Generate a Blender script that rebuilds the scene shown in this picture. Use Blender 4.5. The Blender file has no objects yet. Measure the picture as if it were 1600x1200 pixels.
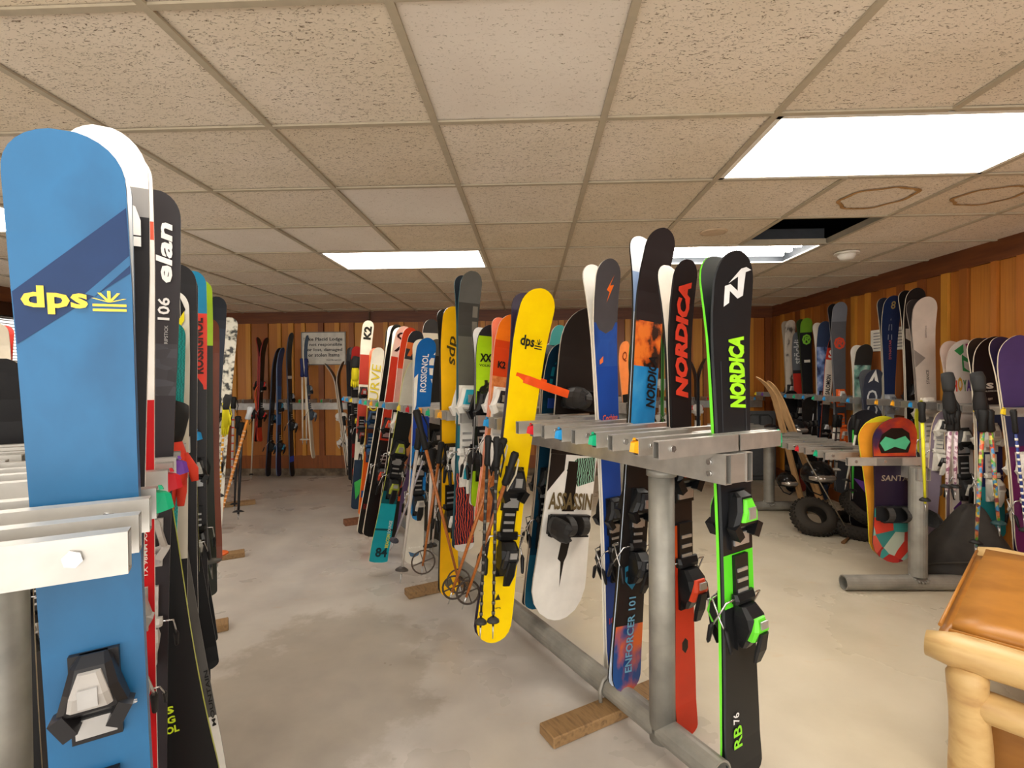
import bpy, bmesh, math, random
from mathutils import Vector, Matrix
random.seed(7)
SC = bpy.context.scene
COL = SC.collection
# ---------------------------------------------------------------- camera (photo taken as 1600x1200)
F = 796.44
yaw, pitch, roll = -.0368101, -.0122323, .00763656
cy, sy, cp, sp, cr, sr = math.cos(yaw), math.sin(yaw), math.cos(pitch), math.sin(pitch), math.cos(roll), math.sin(roll)
M3 = Matrix(((cr, 0, -sr), (0, 1, 0), (sr, 0, cr))) @ Matrix(((1, 0, 0), (0, cp, sp), (0, -sp, cp))) @ Matrix(((cy, -sy, 0), (sy, cy, 0), (0, 0, 1)))
CAM = Vector((0, 0, 1.34))
cd = bpy.data.cameras.new('camera'); cam = bpy.data.objects.new('camera', cd); COL.objects.link(cam)
cd.sensor_width = 36; cd.lens = F / 1600 * 36; cd.clip_start = .02
rt, fw, up = M3[0], M3[1], M3[2]
cam.matrix_world = Matrix(((rt[0], up[0], -fw[0], 0), (rt[1], up[1], -fw[1], 0), (rt[2], up[2], -fw[2], 1.34), (0, 0, 0, 1)))
SC.camera = cam
# ---------------------------------------------------------------- world, exposure
w = bpy.data.worlds.new('world'); SC.world = w; w.use_nodes = True
w.node_tree.nodes['Background'].inputs[0].default_value = (1.0, .95, .88, 1)
w.node_tree.nodes['Background'].inputs[1].default_value = 2.3
SC.view_settings.view_transform = 'Standard'; SC.view_settings.look = 'None'
SC.view_settings.gamma = 1; SC.view_settings.exposure = 0.6; SC.view_settings.use_curve_mapping = False
LAMP = 10.0      # radiance of the ceiling diffusers
CEIL = 2.269

# ---------------------------------------------------------------- pixel helpers: a photo pixel and a real plane give a place in the room
def ray(px, py): return M3.transposed() @ Vector(((px - 800) / F, 1, (600 - py) / F))
def hit(px, py, pt, n):
    r = ray(px, py); return CAM + r * (((Vector(pt) - CAM).dot(n)) / r.dot(n))
def atY(px, py, Y): return hit(px, py, (0, Y, 0), Vector((0, 1, 0)))
def atX(px, py, X): return hit(px, py, (X, 0, 0), Vector((1, 0, 0)))
def atZ(px, py, Z): return hit(px, py, (0, 0, Z), Vector((0, 0, 1)))
def depth(p): return fw.dot(Vector(p) - CAM)

# ---------------------------------------------------------------- materials
def lin(c): return c / 12.92 if c <= .04045 else ((c + .055) / 1.055) ** 2.4
def rgb(h):
    h = h.lstrip('#'); return tuple(lin(int(h[i:i + 2], 16) / 255) for i in (0, 2, 4)) + (1,)
MC = {}
def newmat(name):
    m = bpy.data.materials.new(name); m.use_nodes = True
    return m, m.node_tree.nodes, m.node_tree.links, m.node_tree.nodes['Principled BSDF']
def mat(h, rough=.38, metal=0., var=.10, scale=14., coat=0.):
    k = (h, rough, metal, var, scale, coat)
    if k in MC: return MC[k]
    m, N, L, P = newmat('paint_' + h.strip('#'))
    P.inputs['Roughness'].default_value = rough; P.inputs['Metallic'].default_value = metal
    P.inputs['Coat Weight'].default_value = coat; P.inputs['Specular IOR Level'].default_value = .28
    c = rgb(h)
    tc = N.new('ShaderNodeTexCoord'); nz = N.new('ShaderNodeTexNoise'); nz.inputs['Scale'].default_value = scale; nz.inputs['Detail'].default_value = 4
    cr_ = N.new('ShaderNodeValToRGB')
    cr_.color_ramp.elements[0].position = .3; cr_.color_ramp.elements[1].position = .7
    cr_.color_ramp.elements[0].color = tuple(x * (1 - var) for x in c[:3]) + (1,)
    cr_.color_ramp.elements[1].color = tuple(min(1, x * (1 + var)) for x in c[:3]) + (1,)
    L.new(tc.outputs['Object'], nz.inputs['Vector']); L.new(nz.outputs['Fac'], cr_.inputs['Fac']); L.new(cr_.outputs['Color'], P.inputs['Base Color'])
    MC[k] = m; return m
def patt(name, cols, scale=20., stretch=(1, 1, 1), kind='noise', rough=.35, lo=.42, hi=.5, bump=0, metal=0, rnd=False):
    if name in MC: return MC[name]
    m, N, L, P = newmat(name)
    P.inputs['Roughness'].default_value = rough; P.inputs['Metallic'].default_value = metal
    tc = N.new('ShaderNodeTexCoord'); mp = N.new('ShaderNodeMapping'); mp.inputs['Scale'].default_value = stretch
    L.new(tc.outputs['Object'], mp.inputs['Vector']); vec = mp.outputs['Vector']
    if rnd:
        oi = N.new('ShaderNodeObjectInfo'); ml = N.new('ShaderNodeMath'); ml.operation = 'MULTIPLY'; ml.inputs[1].default_value = 37.
        va = N.new('ShaderNodeVectorMath'); L.new(oi.outputs['Random'], ml.inputs[0]); L.new(ml.outputs[0], va.inputs[1]); L.new(vec, va.inputs[0]); vec = va.outputs[0]
    if kind == 'noise':
        t = N.new('ShaderNodeTexNoise'); t.inputs['Scale'].default_value = scale; t.inputs['Detail'].default_value = 5; out = t.outputs['Fac']
    elif kind == 'wave':
        t = N.new('ShaderNodeTexWave'); t.inputs['Scale'].default_value = scale; t.inputs['Distortion'].default_value = 7; t.inputs['Detail'].default_value = 2; out = t.outputs['Fac']
    else:
        t = N.new('ShaderNodeTexVoronoi'); t.inputs['Scale'].default_value = scale; out = t.outputs['Distance' if kind == 'voro' else 'Color']
    L.new(vec, t.inputs['Vector'])
    r = N.new('ShaderNodeValToRGB'); E = r.color_ramp.elements
    n = len(cols); E[0].position = lo; E[1].position = hi; E[0].color = rgb(cols[0]); E[1].color = rgb(cols[-1])
    for i in range(1, n - 1):
        e = E.new(lo + (hi - lo) * i / (n - 1)); e.color = rgb(cols[i])
    L.new(out, r.inputs['Fac']); L.new(r.outputs['Color'], P.inputs['Base Color'])
    if bump:
        b = N.new('ShaderNodeBump'); b.inputs['Strength'].default_value = bump; b.inputs['Distance'].default_value = .004
        L.new(out, b.inputs['Height']); L.new(b.outputs['Normal'], P.inputs['Normal'])
    MC[name] = m; return m
def emit(name, col, s):
    m, N, L, P = newmat(name); P.inputs['Base Color'].default_value = (.8, .8, .8, 1)
    P.inputs['Emission Color'].default_value = col; P.inputs['Emission Strength'].default_value = s; return m
ALU = patt('brushed_aluminium', ['#b9b7b2', '#cfccc6'], 18, (.3, 1, 1), rough=.42, lo=.3, hi=.7, metal=.75)
GALV = patt('galvanised_pipe', ['#807e78', '#a19e95'], 9, rough=.5, lo=.3, hi=.7, metal=.35)
STEEL = mat('#c4c4c4', .25, .9)
DARK = mat('#17171a', .45); BLK = mat('#101012', .35)

# ---------------------------------------------------------------- object helpers
def link(o, parent=None):
    COL.objects.link(o)
    if parent is not None: o.parent = parent
    return o
def tag(o, label, cat, group=None, kind=None):
    o['label'] = label; o['category'] = cat
    if group: o['group'] = group
    if kind: o['kind'] = kind
    return o
def empty(name, loc=(0, 0, 0), rot=0):
    o = bpy.data.objects.new(name, None); o.location = loc; o.rotation_euler = (0, 0, rot); o.empty_display_size = .05
    return link(o)
def mesh_obj(name, bm, mats, parent=None, smooth=False):
    me = bpy.data.meshes.new(name); bm.to_mesh(me); bm.free()
    for m in (mats if isinstance(mats, (list, tuple)) else [mats]): me.materials.append(m)
    if smooth:
        for p in me.polygons: p.use_smooth = True
    return link(bpy.data.objects.new(name, me), parent)
def inst(name, me, parent=None, loc=(0, 0, 0), rot=(0, 0, 0), scale=(1, 1, 1)):
    o = bpy.data.objects.new(name, me); o.location = loc; o.rotation_euler = rot; o.scale = scale
    return link(o, parent)
def box(bm, x0, x1, y0, y1, z0, z1, mi=0, M=None):
    P = [Vector(p) for p in ((x0, y0, z0), (x1, y0, z0), (x1, y1, z0), (x0, y1, z0), (x0, y0, z1), (x1, y0, z1), (x1, y1, z1), (x0, y1, z1))]
    if M is not None: P = [M @ p for p in P]
    v = [bm.verts.new(p) for p in P]
    for f in ((0, 3, 2, 1), (4, 5, 6, 7), (0, 1, 5, 4), (1, 2, 6, 5), (2, 3, 7, 6), (3, 0, 4, 7)):
        bm.faces.new([v[i] for i in f]).material_index = mi
def rings(bm, R, mi=0, close=True, caps=(True, True), smooth=False):
    V = [[bm.verts.new(p) for p in r] for r in R]
    n = len(R[0])
    for a, b in zip(V, V[1:]):
        for i in range(n if close else n - 1):
            f = bm.faces.new((a[i], a[(i + 1) % n], b[(i + 1) % n], b[i])); f.material_index = mi; f.smooth = smooth
    if caps[0]: bm.faces.new(list(reversed(V[0]))).material_index = mi
    if caps[1]: bm.faces.new(V[-1]).material_index = mi
def tube(bm, pts, r, n=8, mi=0, caps=True, smooth=True):
    pts = [Vector(p) for p in pts]; rr = r if isinstance(r, (list, tuple)) else [r] * len(pts)
    R = []; side = None
    for i, p in enumerate(pts):
        d = (pts[min(i + 1, len(pts) - 1)] - pts[max(i - 1, 0)]).normalized()
        if side is None: side = d.orthogonal().normalized()
        side = (side - d * side.dot(d)).normalized(); o = d.cross(side)
        R.append([p + (side * math.cos(2 * math.pi * k / n) + o * math.sin(2 * math.pi * k / n)) * rr[i] for k in range(n)])
    rings(bm, R, mi, caps=(caps, caps), smooth=smooth)
def loft(bm, secs, mi=0):
    """sections along z: (z, half width, y outer (negative), y inner, chamfer)"""
    R = []
    for z, hw, yo, yi, c in secs:
        R.append([(-hw, yi, z), (hw, yi, z), (hw, yo + c, z), (hw - c, yo, z), (-hw + c, yo, z), (-hw, yo + c, z)])
    rings(bm, R, mi)
def holl(bm, x0, x1, y0, y1, z0, z1, t, mi=0, mi2=0):
    """hollow rectangular tube running along x, open ended"""
    o = lambda x: [(x, y0, z0), (x, y1, z0), (x, y1, z1), (x, y0, z1)]
    i = lambda x: [(x, y0 + t, z0 + t), (x, y1 - t, z0 + t), (x, y1 - t, z1 - t), (x, y0 + t, z1 - t)]
    rings(bm, [i(x0), o(x0), o(x1), i(x1), i(x0)], mi, caps=(False, False))
TXT = {}
def text_geo(s, shear=0., bold=0.):
    k = (s, shear, bold)
    if k not in TXT:
        cu = bpy.data.curves.new('t', 'FONT'); cu.body = s; cu.shear = shear; cu.offset = bold; cu.resolution_u = 2; cu.fill_mode = 'FRONT'
        o = bpy.data.objects.new('t', cu); me = bpy.data.meshes.new_from_object(o)
        V = [(v.co.x, v.co.y) for v in me.vertices]; Fc = [tuple(p.vertices) for p in me.polygons]
        bpy.data.objects.remove(o); bpy.data.meshes.remove(me)
        xs = [v[0] for v in V]; ys = [v[1] for v in V]
        x0, x1, y0, y1 = min(xs), max(xs), min(ys), max(ys)
        TXT[k] = ([((x - x0) / (x1 - x0), (y - y0) / (y1 - y0)) for x, y in V], Fc)
    return TXT[k]
def flat_text(s, name, parent, M, w, h, m, shear=0., bold=0.):
    """lettering of width w and height h in the x-z plane of matrix M, facing -y"""
    V, Fc = text_geo(s, shear, bold)
    me = bpy.data.meshes.new(name); me.from_pydata([M @ Vector((x * w, 0, y * h)) for x, y in V], [], Fc); me.materials.append(m)
    return link(bpy.data.objects.new(name, me), parent)

# ================================================================= SETTING
XL, XR, YF, YB = -5.2, 3.28, -2.6, 7.0
TS = .6096; GX, GY = -.341369, 1.85326          # ceiling grid module and origin
def struct(o): o['kind'] = 'structure'; return o
# floor
m, N, L, P = newmat('stained_concrete')
tc = N.new('ShaderNodeTexCoord')
def noise(scale, det=6, st=(1, 1, 1), rough=.55):
    mp = N.new('ShaderNodeMapping'); mp.inputs['Scale'].default_value = st
    t = N.new('ShaderNodeTexNoise'); t.inputs['Scale'].default_value = scale; t.inputs['Detail'].default_value = det; t.inputs['Roughness'].default_value = rough
    L.new(tc.outputs['Object'], mp.inputs['Vector']); L.new(mp.outputs[0], t.inputs['Vector']); return t.outputs['Fac']
def ramp(fac, stops):
    r = N.new('ShaderNodeValToRGB'); E = r.color_ramp.elements
    E[0].position, E[0].color = stops[0][0], rgb(stops[0][1]); E[1].position, E[1].color = stops[-1][0], rgb(stops[-1][1])
    for p, c in stops[1:-1]: e = E.new(p); e.color = rgb(c)
    L.new(fac, r.inputs['Fac']); return r.outputs['Color']
def mixc(f, a, b, mode='MIX'):
    x = N.new('ShaderNodeMix'); x.data_type = 'RGBA'; x.blend_type = mode
    if isinstance(f, float): x.inputs[0].default_value = f
    else: L.new(f, x.inputs[0])
    L.new(a, x.inputs[6]); L.new(b, x.inputs[7]); return x.outputs[2]
base = ramp(noise(1.1, 8), [(.3, '#ab9f8a'), (.5, '#c0b49f'), (.7, '#cdc2ae')])
grey = ramp(noise(5, 8), [(.35, '#aaa399'), (.65, '#bdb6ac')])
col = mixc(ramp(noise(.7, 5), [(.38, '#000000'), (.64, '#ffffff')]), base, grey)
col = mixc(ramp(noise(26, 9, rough=.7), [(.52, '#000000'), (.85, '#5a5a5a')]), col, ramp(noise(3), [(0, '#7f735f'), (1, '#8b7f6b')]))
rust = ramp(noise(9, 6, (1, 2.4, 1)), [(.60, '#000000'), (.72, '#b0b0b0')])
reg = ramp(noise(.9, 2), [(.47, '#000000'), (.6, '#ffffff')])
rr = N.new('ShaderNodeMix'); rr.data_type = 'RGBA'; rr.blend_type = 'MULTIPLY'; rr.inputs[0].default_value = 1; L.new(rust, rr.inputs[6]); L.new(reg, rr.inputs[7])
col = mixc(rr.outputs[2], col, ramp(noise(4), [(0, '#b58a52'), (1, '#c79b60')]))
geo = N.new('ShaderNodeSeparateXYZ'); L.new(tc.outputs['Object'], geo.inputs[0])
def math_(op, a, b):
    x = N.new('ShaderNodeMath'); x.operation = op
    for k, q in enumerate((a, b)):
        if isinstance(q, (int, float)): x.inputs[k].default_value = q
        else: L.new(q, x.inputs[k])
    return x.outputs[0]
X_, Y_ = geo.outputs[0], geo.outputs[1]
side = math_('ADD', math_('ADD', math_('MULTIPLY', math_('SUBTRACT', X_, .5), .8545), math_('MULTIPLY', math_('SUBTRACT', Y_, 1.8), .5195)), math_('MULTIPLY', math_('SUBTRACT', noise(2.2, 4), .5), .9))
col = mixc(ramp(side, [(.0, '#000000'), (.35, '#e8e8e8')]), mixc(.55, col, ramp(noise(2.5, 6), [(.35, '#b2adab'), (.65, '#c4bfba')])), mixc(.55, col, ramp(noise(2, 7), [(.3, '#bcae8c'), (.5, '#cfc3a4'), (.7, '#d8ccb0')])))
dx = math_('DIVIDE', math_('ADD', X_, .95), .55); dy = math_('DIVIDE', math_('SUBTRACT', Y_, 2.15), .85)
dist = math_('ADD', math_('SQRT', math_('ADD', math_('MULTIPLY', dx, dx), math_('MULTIPLY', dy, dy)), 0), math_('MULTIPLY', math_('SUBTRACT', noise(3.5, 8, rough=.65), .5), 1.3))
col = mixc(ramp(dist, [(.80, '#c8c8c8'), (.95, '#000000')]), col, ramp(noise(6, 6), [(.3, '#8f8475'), (.7, '#a39785')]))
L.new(col, P.inputs['Base Color'])
rg = N.new('ShaderNodeMapRange'); rg.inputs[1].default_value = .4; rg.inputs[2].default_value = .62; rg.inputs[3].default_value = .22; rg.inputs[4].default_value = .6
L.new(noise(1.3, 5), rg.inputs[0]); L.new(rg.outputs[0], P.inputs['Roughness'])
bp = N.new('ShaderNodeBump'); bp.inputs['Strength'].default_value = .12; bp.inputs['Distance'].default_value = .004; L.new(noise(18, 8), bp.inputs['Height']); L.new(bp.outputs[0], P.inputs['Normal'])
FLOOR_M = m
bm = bmesh.new(); box(bm, XL - .1, XR + .1, YF, YB + .1, -.1, 0); struct(mesh_obj('floor', bm, FLOOR_M))

# wood for walls
WOOD = [patt('cedar_%d' % i, c, 5, (7, 7, .55), rough=.42, lo=.25, hi=.75, bump=.12, rnd=True) for i, c in enumerate((
    ['#8f5418', '#b8742a', '#a5641f'], ['#7c4416', '#9b5a20', '#8a4d1a'], ['#a86a1c', '#cf8f34', '#bb7c26'],
    ['#6d3a15', '#87491c', '#7a4218'], ['#9c5a1c', '#b56d26', '#93521a']))]
HEAD = patt('header_board', ['#5a2c12', '#74401c'], 5, (.6, .6, 7), rough=.45, lo=.3, hi=.7)
CURB = patt('painted_curb', ['#4f4234', '#7b6a55'], 12, rough=.7, lo=.35, hi=.65)
def plank_meshes():
    out = []
    for m_ in WOOD:
        bm = bmesh.new(); box(bm, -.5, .5, -.5, .5, 0, 1)
        me = bpy.data.meshes.new('plank'); bm.to_mesh(me); bm.free(); me.materials.append(m_); out.append(me)
    return out
PM = plank_meshes()
def planks(parent, along, fixed, sgn, a0, a1, z0, z1, wide=(.10, .20), nar=(.05, .085)):
    """vertical cedar boards and battens, every board an object; along 'x' or 'y'"""
    a = a0; k = 0; rnd = random.Random(int(fixed * 10) + 5)
    while a < a1 - .02:
        wdt = min(rnd.uniform(*(wide if k % 2 == 0 else nar)), a1 - a)
        dep = .012 if k % 2 == 0 else .034
        me = PM[rnd.choice([0, 1, 4, 3, 0, 2] if k % 2 == 0 else [2, 1, 3, 2, 4])]
        c = a + wdt / 2; y = fixed - sgn * dep / 2
        if along == 'x': inst('plank', me, parent, (c, y, z0), scale=(wdt - (.004 if k % 2 else .008), dep, z1 - z0))
        else: inst('plank', me, parent, (y, c, z0), scale=(dep, wdt - (.004 if k % 2 else .008), z1 - z0))
        a += wdt; k += 1
BACKM = mat('#3a1d0d', .7)
bm = bmesh.new(); box(bm, XL, XR, YB, YB + .1, 0, 2.9); wb = struct(mesh_obj('wall_back', bm, BACKM))
planks(wb, 'x', YB, 1, XL, XR, .28, 2.12)
bm = bmesh.new(); box(bm, XL, XR, YB - .03, YB, 2.12, CEIL + .01); struct(mesh_obj('trim_1', bm, HEAD))
bm = bmesh.new(); box(bm, XL, XR, YB - .045, YB, 0, .10); box(bm, XL, XR, YB - .03, YB, .10, .28, 1); struct(mesh_obj('baseboard_back', bm, [CURB, WOOD[3]]))
bm = bmesh.new(); box(bm, XR, XR + .1, YF, YB + .1, 0, 2.9); wr = struct(mesh_obj('wall_right', bm, BACKM))
planks(wr, 'y', XR, 1, 1.6, YB, .12, 2.13)
bm = bmesh.new(); box(bm, XR - .035, XR, YF, YB, 2.13, CEIL + .01); struct(mesh_obj('trim_2', bm, HEAD))
bm = bmesh.new(); box(bm, XR - .045, XR, YF, YB, 0, .12); struct(mesh_obj('baseboard_right', bm, WOOD[3]))
# left wall with a window
wy0, wy1, wz0, wz1 = 3.1, 5.6, 1.05, 2.0
bm = bmesh.new()
for b in ((YF, wy0, 0, 2.9), (wy1, YB + .1, 0, 2.9), (wy0, wy1, 0, wz0), (wy0, wy1, wz1, 2.9)): box(bm, XL - .12, XL, b[0], b[1], b[2], b[3])
wl = struct(mesh_obj('wall_left', bm, BACKM))
planks(wl, 'y', XL, -1, wy1 + .06, YB, .12, 2.13); planks(wl, 'y', XL, -1, 1.5, wy0 - .06, .12, 2.13)
bm = bmesh.new(); box(bm, XL, XL + .035, YF, YB, 2.13, CEIL + .01); struct(mesh_obj('trim_3', bm, HEAD))
win = struct(empty('window_1', (XL, wy0, wz0)))
bm = bmesh.new(); fr = mat('#1d1b1a', .5)
W_, H_ = wy1 - wy0, wz1 - wz0
for a in (0, W_ / 3, 2 * W_ / 3, W_ - .04): box(bm, -.09, -.03, a, a + .04, 0, H_)
for z in (0, H_ * .5, H_ - .03): box(bm, -.088, -.032, 0, W_, z, z + .03)
mesh_obj('window_frame', bm, fr, win)
bm = bmesh.new(); box(bm, -.065, -.06, .01, W_ - .01, .01, H_ - .01)
gm, N_, L_, P_ = newmat('window_glass'); P_.inputs['Transmission Weight'].default_value = 1; P_.inputs['Roughness'].default_value = .02; P_.inputs['IOR'].default_value = 1.02
mesh_obj('pane', bm, gm, win)
bm = bmesh.new(); box(bm, 0, .022, .03, W_ - .03, -.001, .001)
bme = bpy.data.meshes.new('blind_slat'); bm.to_mesh(bme); bm.free(); bme.materials.append(mat('#e9eaec', .6))
for i in range(30): inst('blind_slat', bme, win, (-.025, 0, .02 + i * H_ / 30), (0, .6, 0))

# ceiling: plenum deck, tiles, grid
bm = bmesh.new(); box(bm, XL, XR, YF, YB, 2.75, 2.85); cl = struct(mesh_obj('ceiling', bm, mat('#2a2e33', .8)))
def tilemat(name, a, b, hole, dens):
    m, N, L, P = newmat(name); P.inputs['Roughness'].default_value = .9
    tc = N.new('ShaderNodeTexCoord'); oi = N.new('ShaderNodeObjectInfo'); ml = N.new('ShaderNodeMath'); ml.operation = 'MULTIPLY'; ml.inputs[1].default_value = 51
    va = N.new('ShaderNodeVectorMath'); L.new(oi.outputs['Random'], ml.inputs[0]); L.new(tc.outputs['Object'], va.inputs[0]); L.new(ml.outputs[0], va.inputs[1])
    wv = N.new('ShaderNodeTexNoise'); wv.inputs['Scale'].default_value = 62; wv.inputs['Detail'].default_value = 3; wv.inputs['Distortion'].default_value = 1.6
    mp = N.new('ShaderNodeMapping'); mp.inputs['Scale'].default_value = (1, 2.6, 1); L.new(va.outputs[0], mp.inputs['Vector']); L.new(mp.outputs[0], wv.inputs['Vector'])
    r = N.new('ShaderNodeValToRGB'); r.color_ramp.elements[0].position = dens; r.color_ramp.elements[1].position = dens + .05
    r.color_ramp.elements[0].color = (0, 0, 0, 1); r.color_ramp.elements[1].color = (1, 1, 1, 1); L.new(wv.outputs['Fac'], r.inputs['Fac'])
    b_ = N.new('ShaderNodeTexNoise'); b_.inputs['Scale'].default_value = 3; L.new(va.outputs[0], b_.inputs['Vector'])
    c1 = N.new('ShaderNodeValToRGB'); c1.color_ramp.elements[0].position = .3; c1.color_ramp.elements[1].position = .7
    c1.color_ramp.elements[0].color = rgb(a); c1.color_ramp.elements[1].color = rgb(b); L.new(b_.outputs['Fac'], c1.inputs['Fac'])
    x = N.new('ShaderNodeMix'); x.data_type = 'RGBA'; L.new(r.outputs[0], x.inputs[0]); L.new(c1.outputs[0], x.inputs[6]); x.inputs[7].default_value = rgb(hole)
    L.new(x.outputs[2], P.inputs['Base Color'])
    bp = N.new('ShaderNodeBump'); bp.inputs['Strength'].default_value = .6; bp.inputs['Distance'].default_value = .003; bp.invert = True; L.new(r.outputs[0], bp.inputs['Height']); L.new(bp.outputs[0], P.inputs['Normal'])
    return m
T1 = tilemat('fissured_tile', '#dfd2bd', '#e8dccb', '#85745e', .60)
T2 = tilemat('worn_tile', '#d8c9b0', '#e2d4be', '#7d6a55', .60)
T3 = tilemat('newer_tile', '#e4dace', '#ebe3d8', '#a59986', .64)
bm = bmesh.new(); h = TS / 2 - .006; box(bm, -h, h, -h, h, .004, .02)
tms = []
for m_ in (T1, T2, T3):
    me = bpy.data.meshes.new('ceiling_tile'); bm.to_mesh(me); me.materials.append(m_); tms.append(me)
bm.free()
LIGHTS = [(2, 0), (-2, 3), (2, 3), (-6, 1), (2, -4), (-2, -3), (-6, -3)]  # last three added unseen behind the camera to even out the light
taken = {(i + k, j) for i, j in LIGHTS for k in (0, 1)} | {(3, 2)}
NEW = {(-1, 1), (-2, 2), (-3, 2), (0, -1)}
i0 = math.floor((XL - GX) / TS); i1 = math.ceil((XR - GX) / TS); j0 = -7; j1 = math.ceil((YB - GY) / TS)
rnd = random.Random(3)
for i in range(i0, i1):
    for j in range(j0, j1):
        if (i, j) in taken: continue
        x0, x1 = max(XL, GX + i * TS), min(XR, GX + (i + 1) * TS); y1 = min(YB, GY + (j + 1) * TS); y0 = GY + j * TS
        if x1 - x0 < .05 or y1 - y0 < .05: continue
        me = tms[2] if (i, j) in NEW else tms[rnd.choice([0, 0, 1])]
        inst('ceiling_tile', me, cl, ((x0 + x1) / 2, (y0 + y1) / 2, CEIL + rnd.uniform(0, .003)), (rnd.uniform(-.003, .003), rnd.uniform(-.003, .003), 0), ((x1 - x0) / TS, (y1 - y0) / TS, 1))
GRID = mat('#b3a791', .5, var=.06)
bm = bmesh.new(); box(bm, -.012, .012, 0, 1, -.004, .004); box(bm, -.002, .002, 0, 1, .004, .04)
gme = bpy.data.meshes.new('grid_bar'); bm.to_mesh(gme); bm.free(); gme.materials.append(GRID)
for i in range(i0 + 1, i1):
    for j in range(j0, j1):
        if (i - 1, j) in LIGHTS: continue
        y0, y1 = GY + j * TS, min(YB, GY + (j + 1) * TS)
        inst('grid_bar', gme, cl, (GX + i * TS, y0, CEIL), scale=(1, y1 - y0, 1))
for j in range(j0, j1):
    for i in range(i0, i1):
        if (i, j) in taken and (i, j - 1) in taken and j > 3: continue
        x0, x1 = max(XL, GX + i * TS), min(XR, GX + (i + 1) * TS)
        if x1 - x0 < .05: continue
        inst('grid_bar', gme, cl, (x0 + .012, GY + j * TS, CEIL), (0, 0, -math.pi / 2), (.9, x1 - x0 - .024, .9))
# water-stain rings on two tiles
STAIN = mat('#b08a58', .9, var=.2)
for cx, cy_, rx, ry in ((3.55, 1.5, .40, .30), (4.5, 1.5, .36, .26)):
    bm = bmesh.new(); rr_ = random.Random(int(cx * 10))
    n = 64; a = []; b = []
    for k in range(n):
        t = 2 * math.pi * k / n; q = 1 + .05 * math.sin(3 * t + cx) + .04 * math.sin(7 * t)
        for lst, s in ((a, 1.), (b, .90 - .05 * rr_.random())):
            lst.append(bm.verts.new((GX + cx * TS + .3 * rx * s * q * math.cos(t) * 1.5, GY + (1.5) * TS + .3 * ry * s * q * math.sin(t) * 1.9, CEIL + .0005)))
    for k in range(n): bm.faces.new((a[k], a[(k + 1) % n], b[(k + 1) % n], b[k]))
    mesh_obj('water_stain', bm, STAIN, cl)
# lights
DIFF = emit('lit_diffuser', (1, .93, .83, 1), LAMP)
TUBE = emit('lit_fluorescent_tube', (1, .94, .84, 1), LAMP * 2.2)
WHT = mat('#e8e4da', .4)
LL = {(2, 0): 'bright rectangular ceiling light nearest the camera, upper right, with glowing diffuser',
      (-2, 3): 'bright rectangular ceiling light above the middle of the aisle left of centre',
      (2, 3): 'open ceiling light with bare tubes beside the missing ceiling tile',
      (-6, 1): 'ceiling light at the far left behind the blue ski', (2, -4): 'added unseen ceiling light behind the camera on the right',
      (-2, -3): 'added unseen ceiling light behind the camera on the left', (-6, -3): 'added unseen ceiling light behind the camera at the far left'}
for (i, j) in LIGHTS:
    t = empty('ceiling_light', (GX + (i + 1) * TS, GY + (j + .5) * TS, CEIL)); tag(t, LL[(i, j)], 'ceiling light')
    bm = bmesh.new(); a, b = TS - .013, TS / 2 - .013
    for q in ((-a, a, -b, -b + .02), (-a, a, b - .02, b), (-a, -a + .02, -b, b), (a - .02, a, -b, b)): box(bm, q[0], q[1], q[2], q[3], -.003, .006)
    mesh_obj('frame', bm, WHT, t); bm = bmesh.new(); box(bm, -a, a, -b, b, .11, .115)
    for q in ((-a, a, -b, -b + .003), (-a, a, b - .003, b), (-a, -a + .003, -b, b), (a - .003, a, -b, b)): box(bm, q[0], q[1], q[2], q[3], 0, .115)
    mesh_obj('housing', bm, mat('#3c4046', .6), t)
    if (i, j) == (2, 3):
        for yy in (-.2, -.07, .07, .2):
            bm = bmesh.new(); tube(bm, [(-a + .05, yy, .05), (a - .05, yy, .05)], .016, 10); mesh_obj('fluorescent_tube', bm, TUBE, t)
    else:
        bm = bmesh.new(); box(bm, -a + .018, a - .018, -b + .018, b - .018, 0, .004); mesh_obj('diffuser', bm, DIFF, t)
# smoke detector
p = atZ(1323, 399, CEIL - .02)
t = empty('smoke_detector', (p.x, p.y, CEIL)); tag(t, 'white round smoke detector on the ceiling near the right wall', 'smoke detector')
bm = bmesh.new(); tube(bm, [(0, 0, 0), (0, 0, -.012)], [.085, .085], 24); mesh_obj('mounting_plate', bm, WHT, t)
bm = bmesh.new(); tube(bm, [(0, 0, -.012), (0, 0, -.03), (0, 0, -.05), (0, 0, -.055)], [.062, .06, .045, .02], 24); mesh_obj('sensor_housing', bm, WHT, t)
p = atZ(1115, 363, CEIL)
bm = bmesh.new(); tube(bm, [(0, 0, 0), (0, 0, -.006), (0, 0, -.008)], [.085, .083, .07], 28); o = mesh_obj('cover_plate', bm, mat('#c9b397', .7)); o.location = (p.x, p.y, CEIL + .004)
tag(o, 'round beige cover plate flush in a ceiling tile left of the open ceiling light', 'cover plate')

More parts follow.
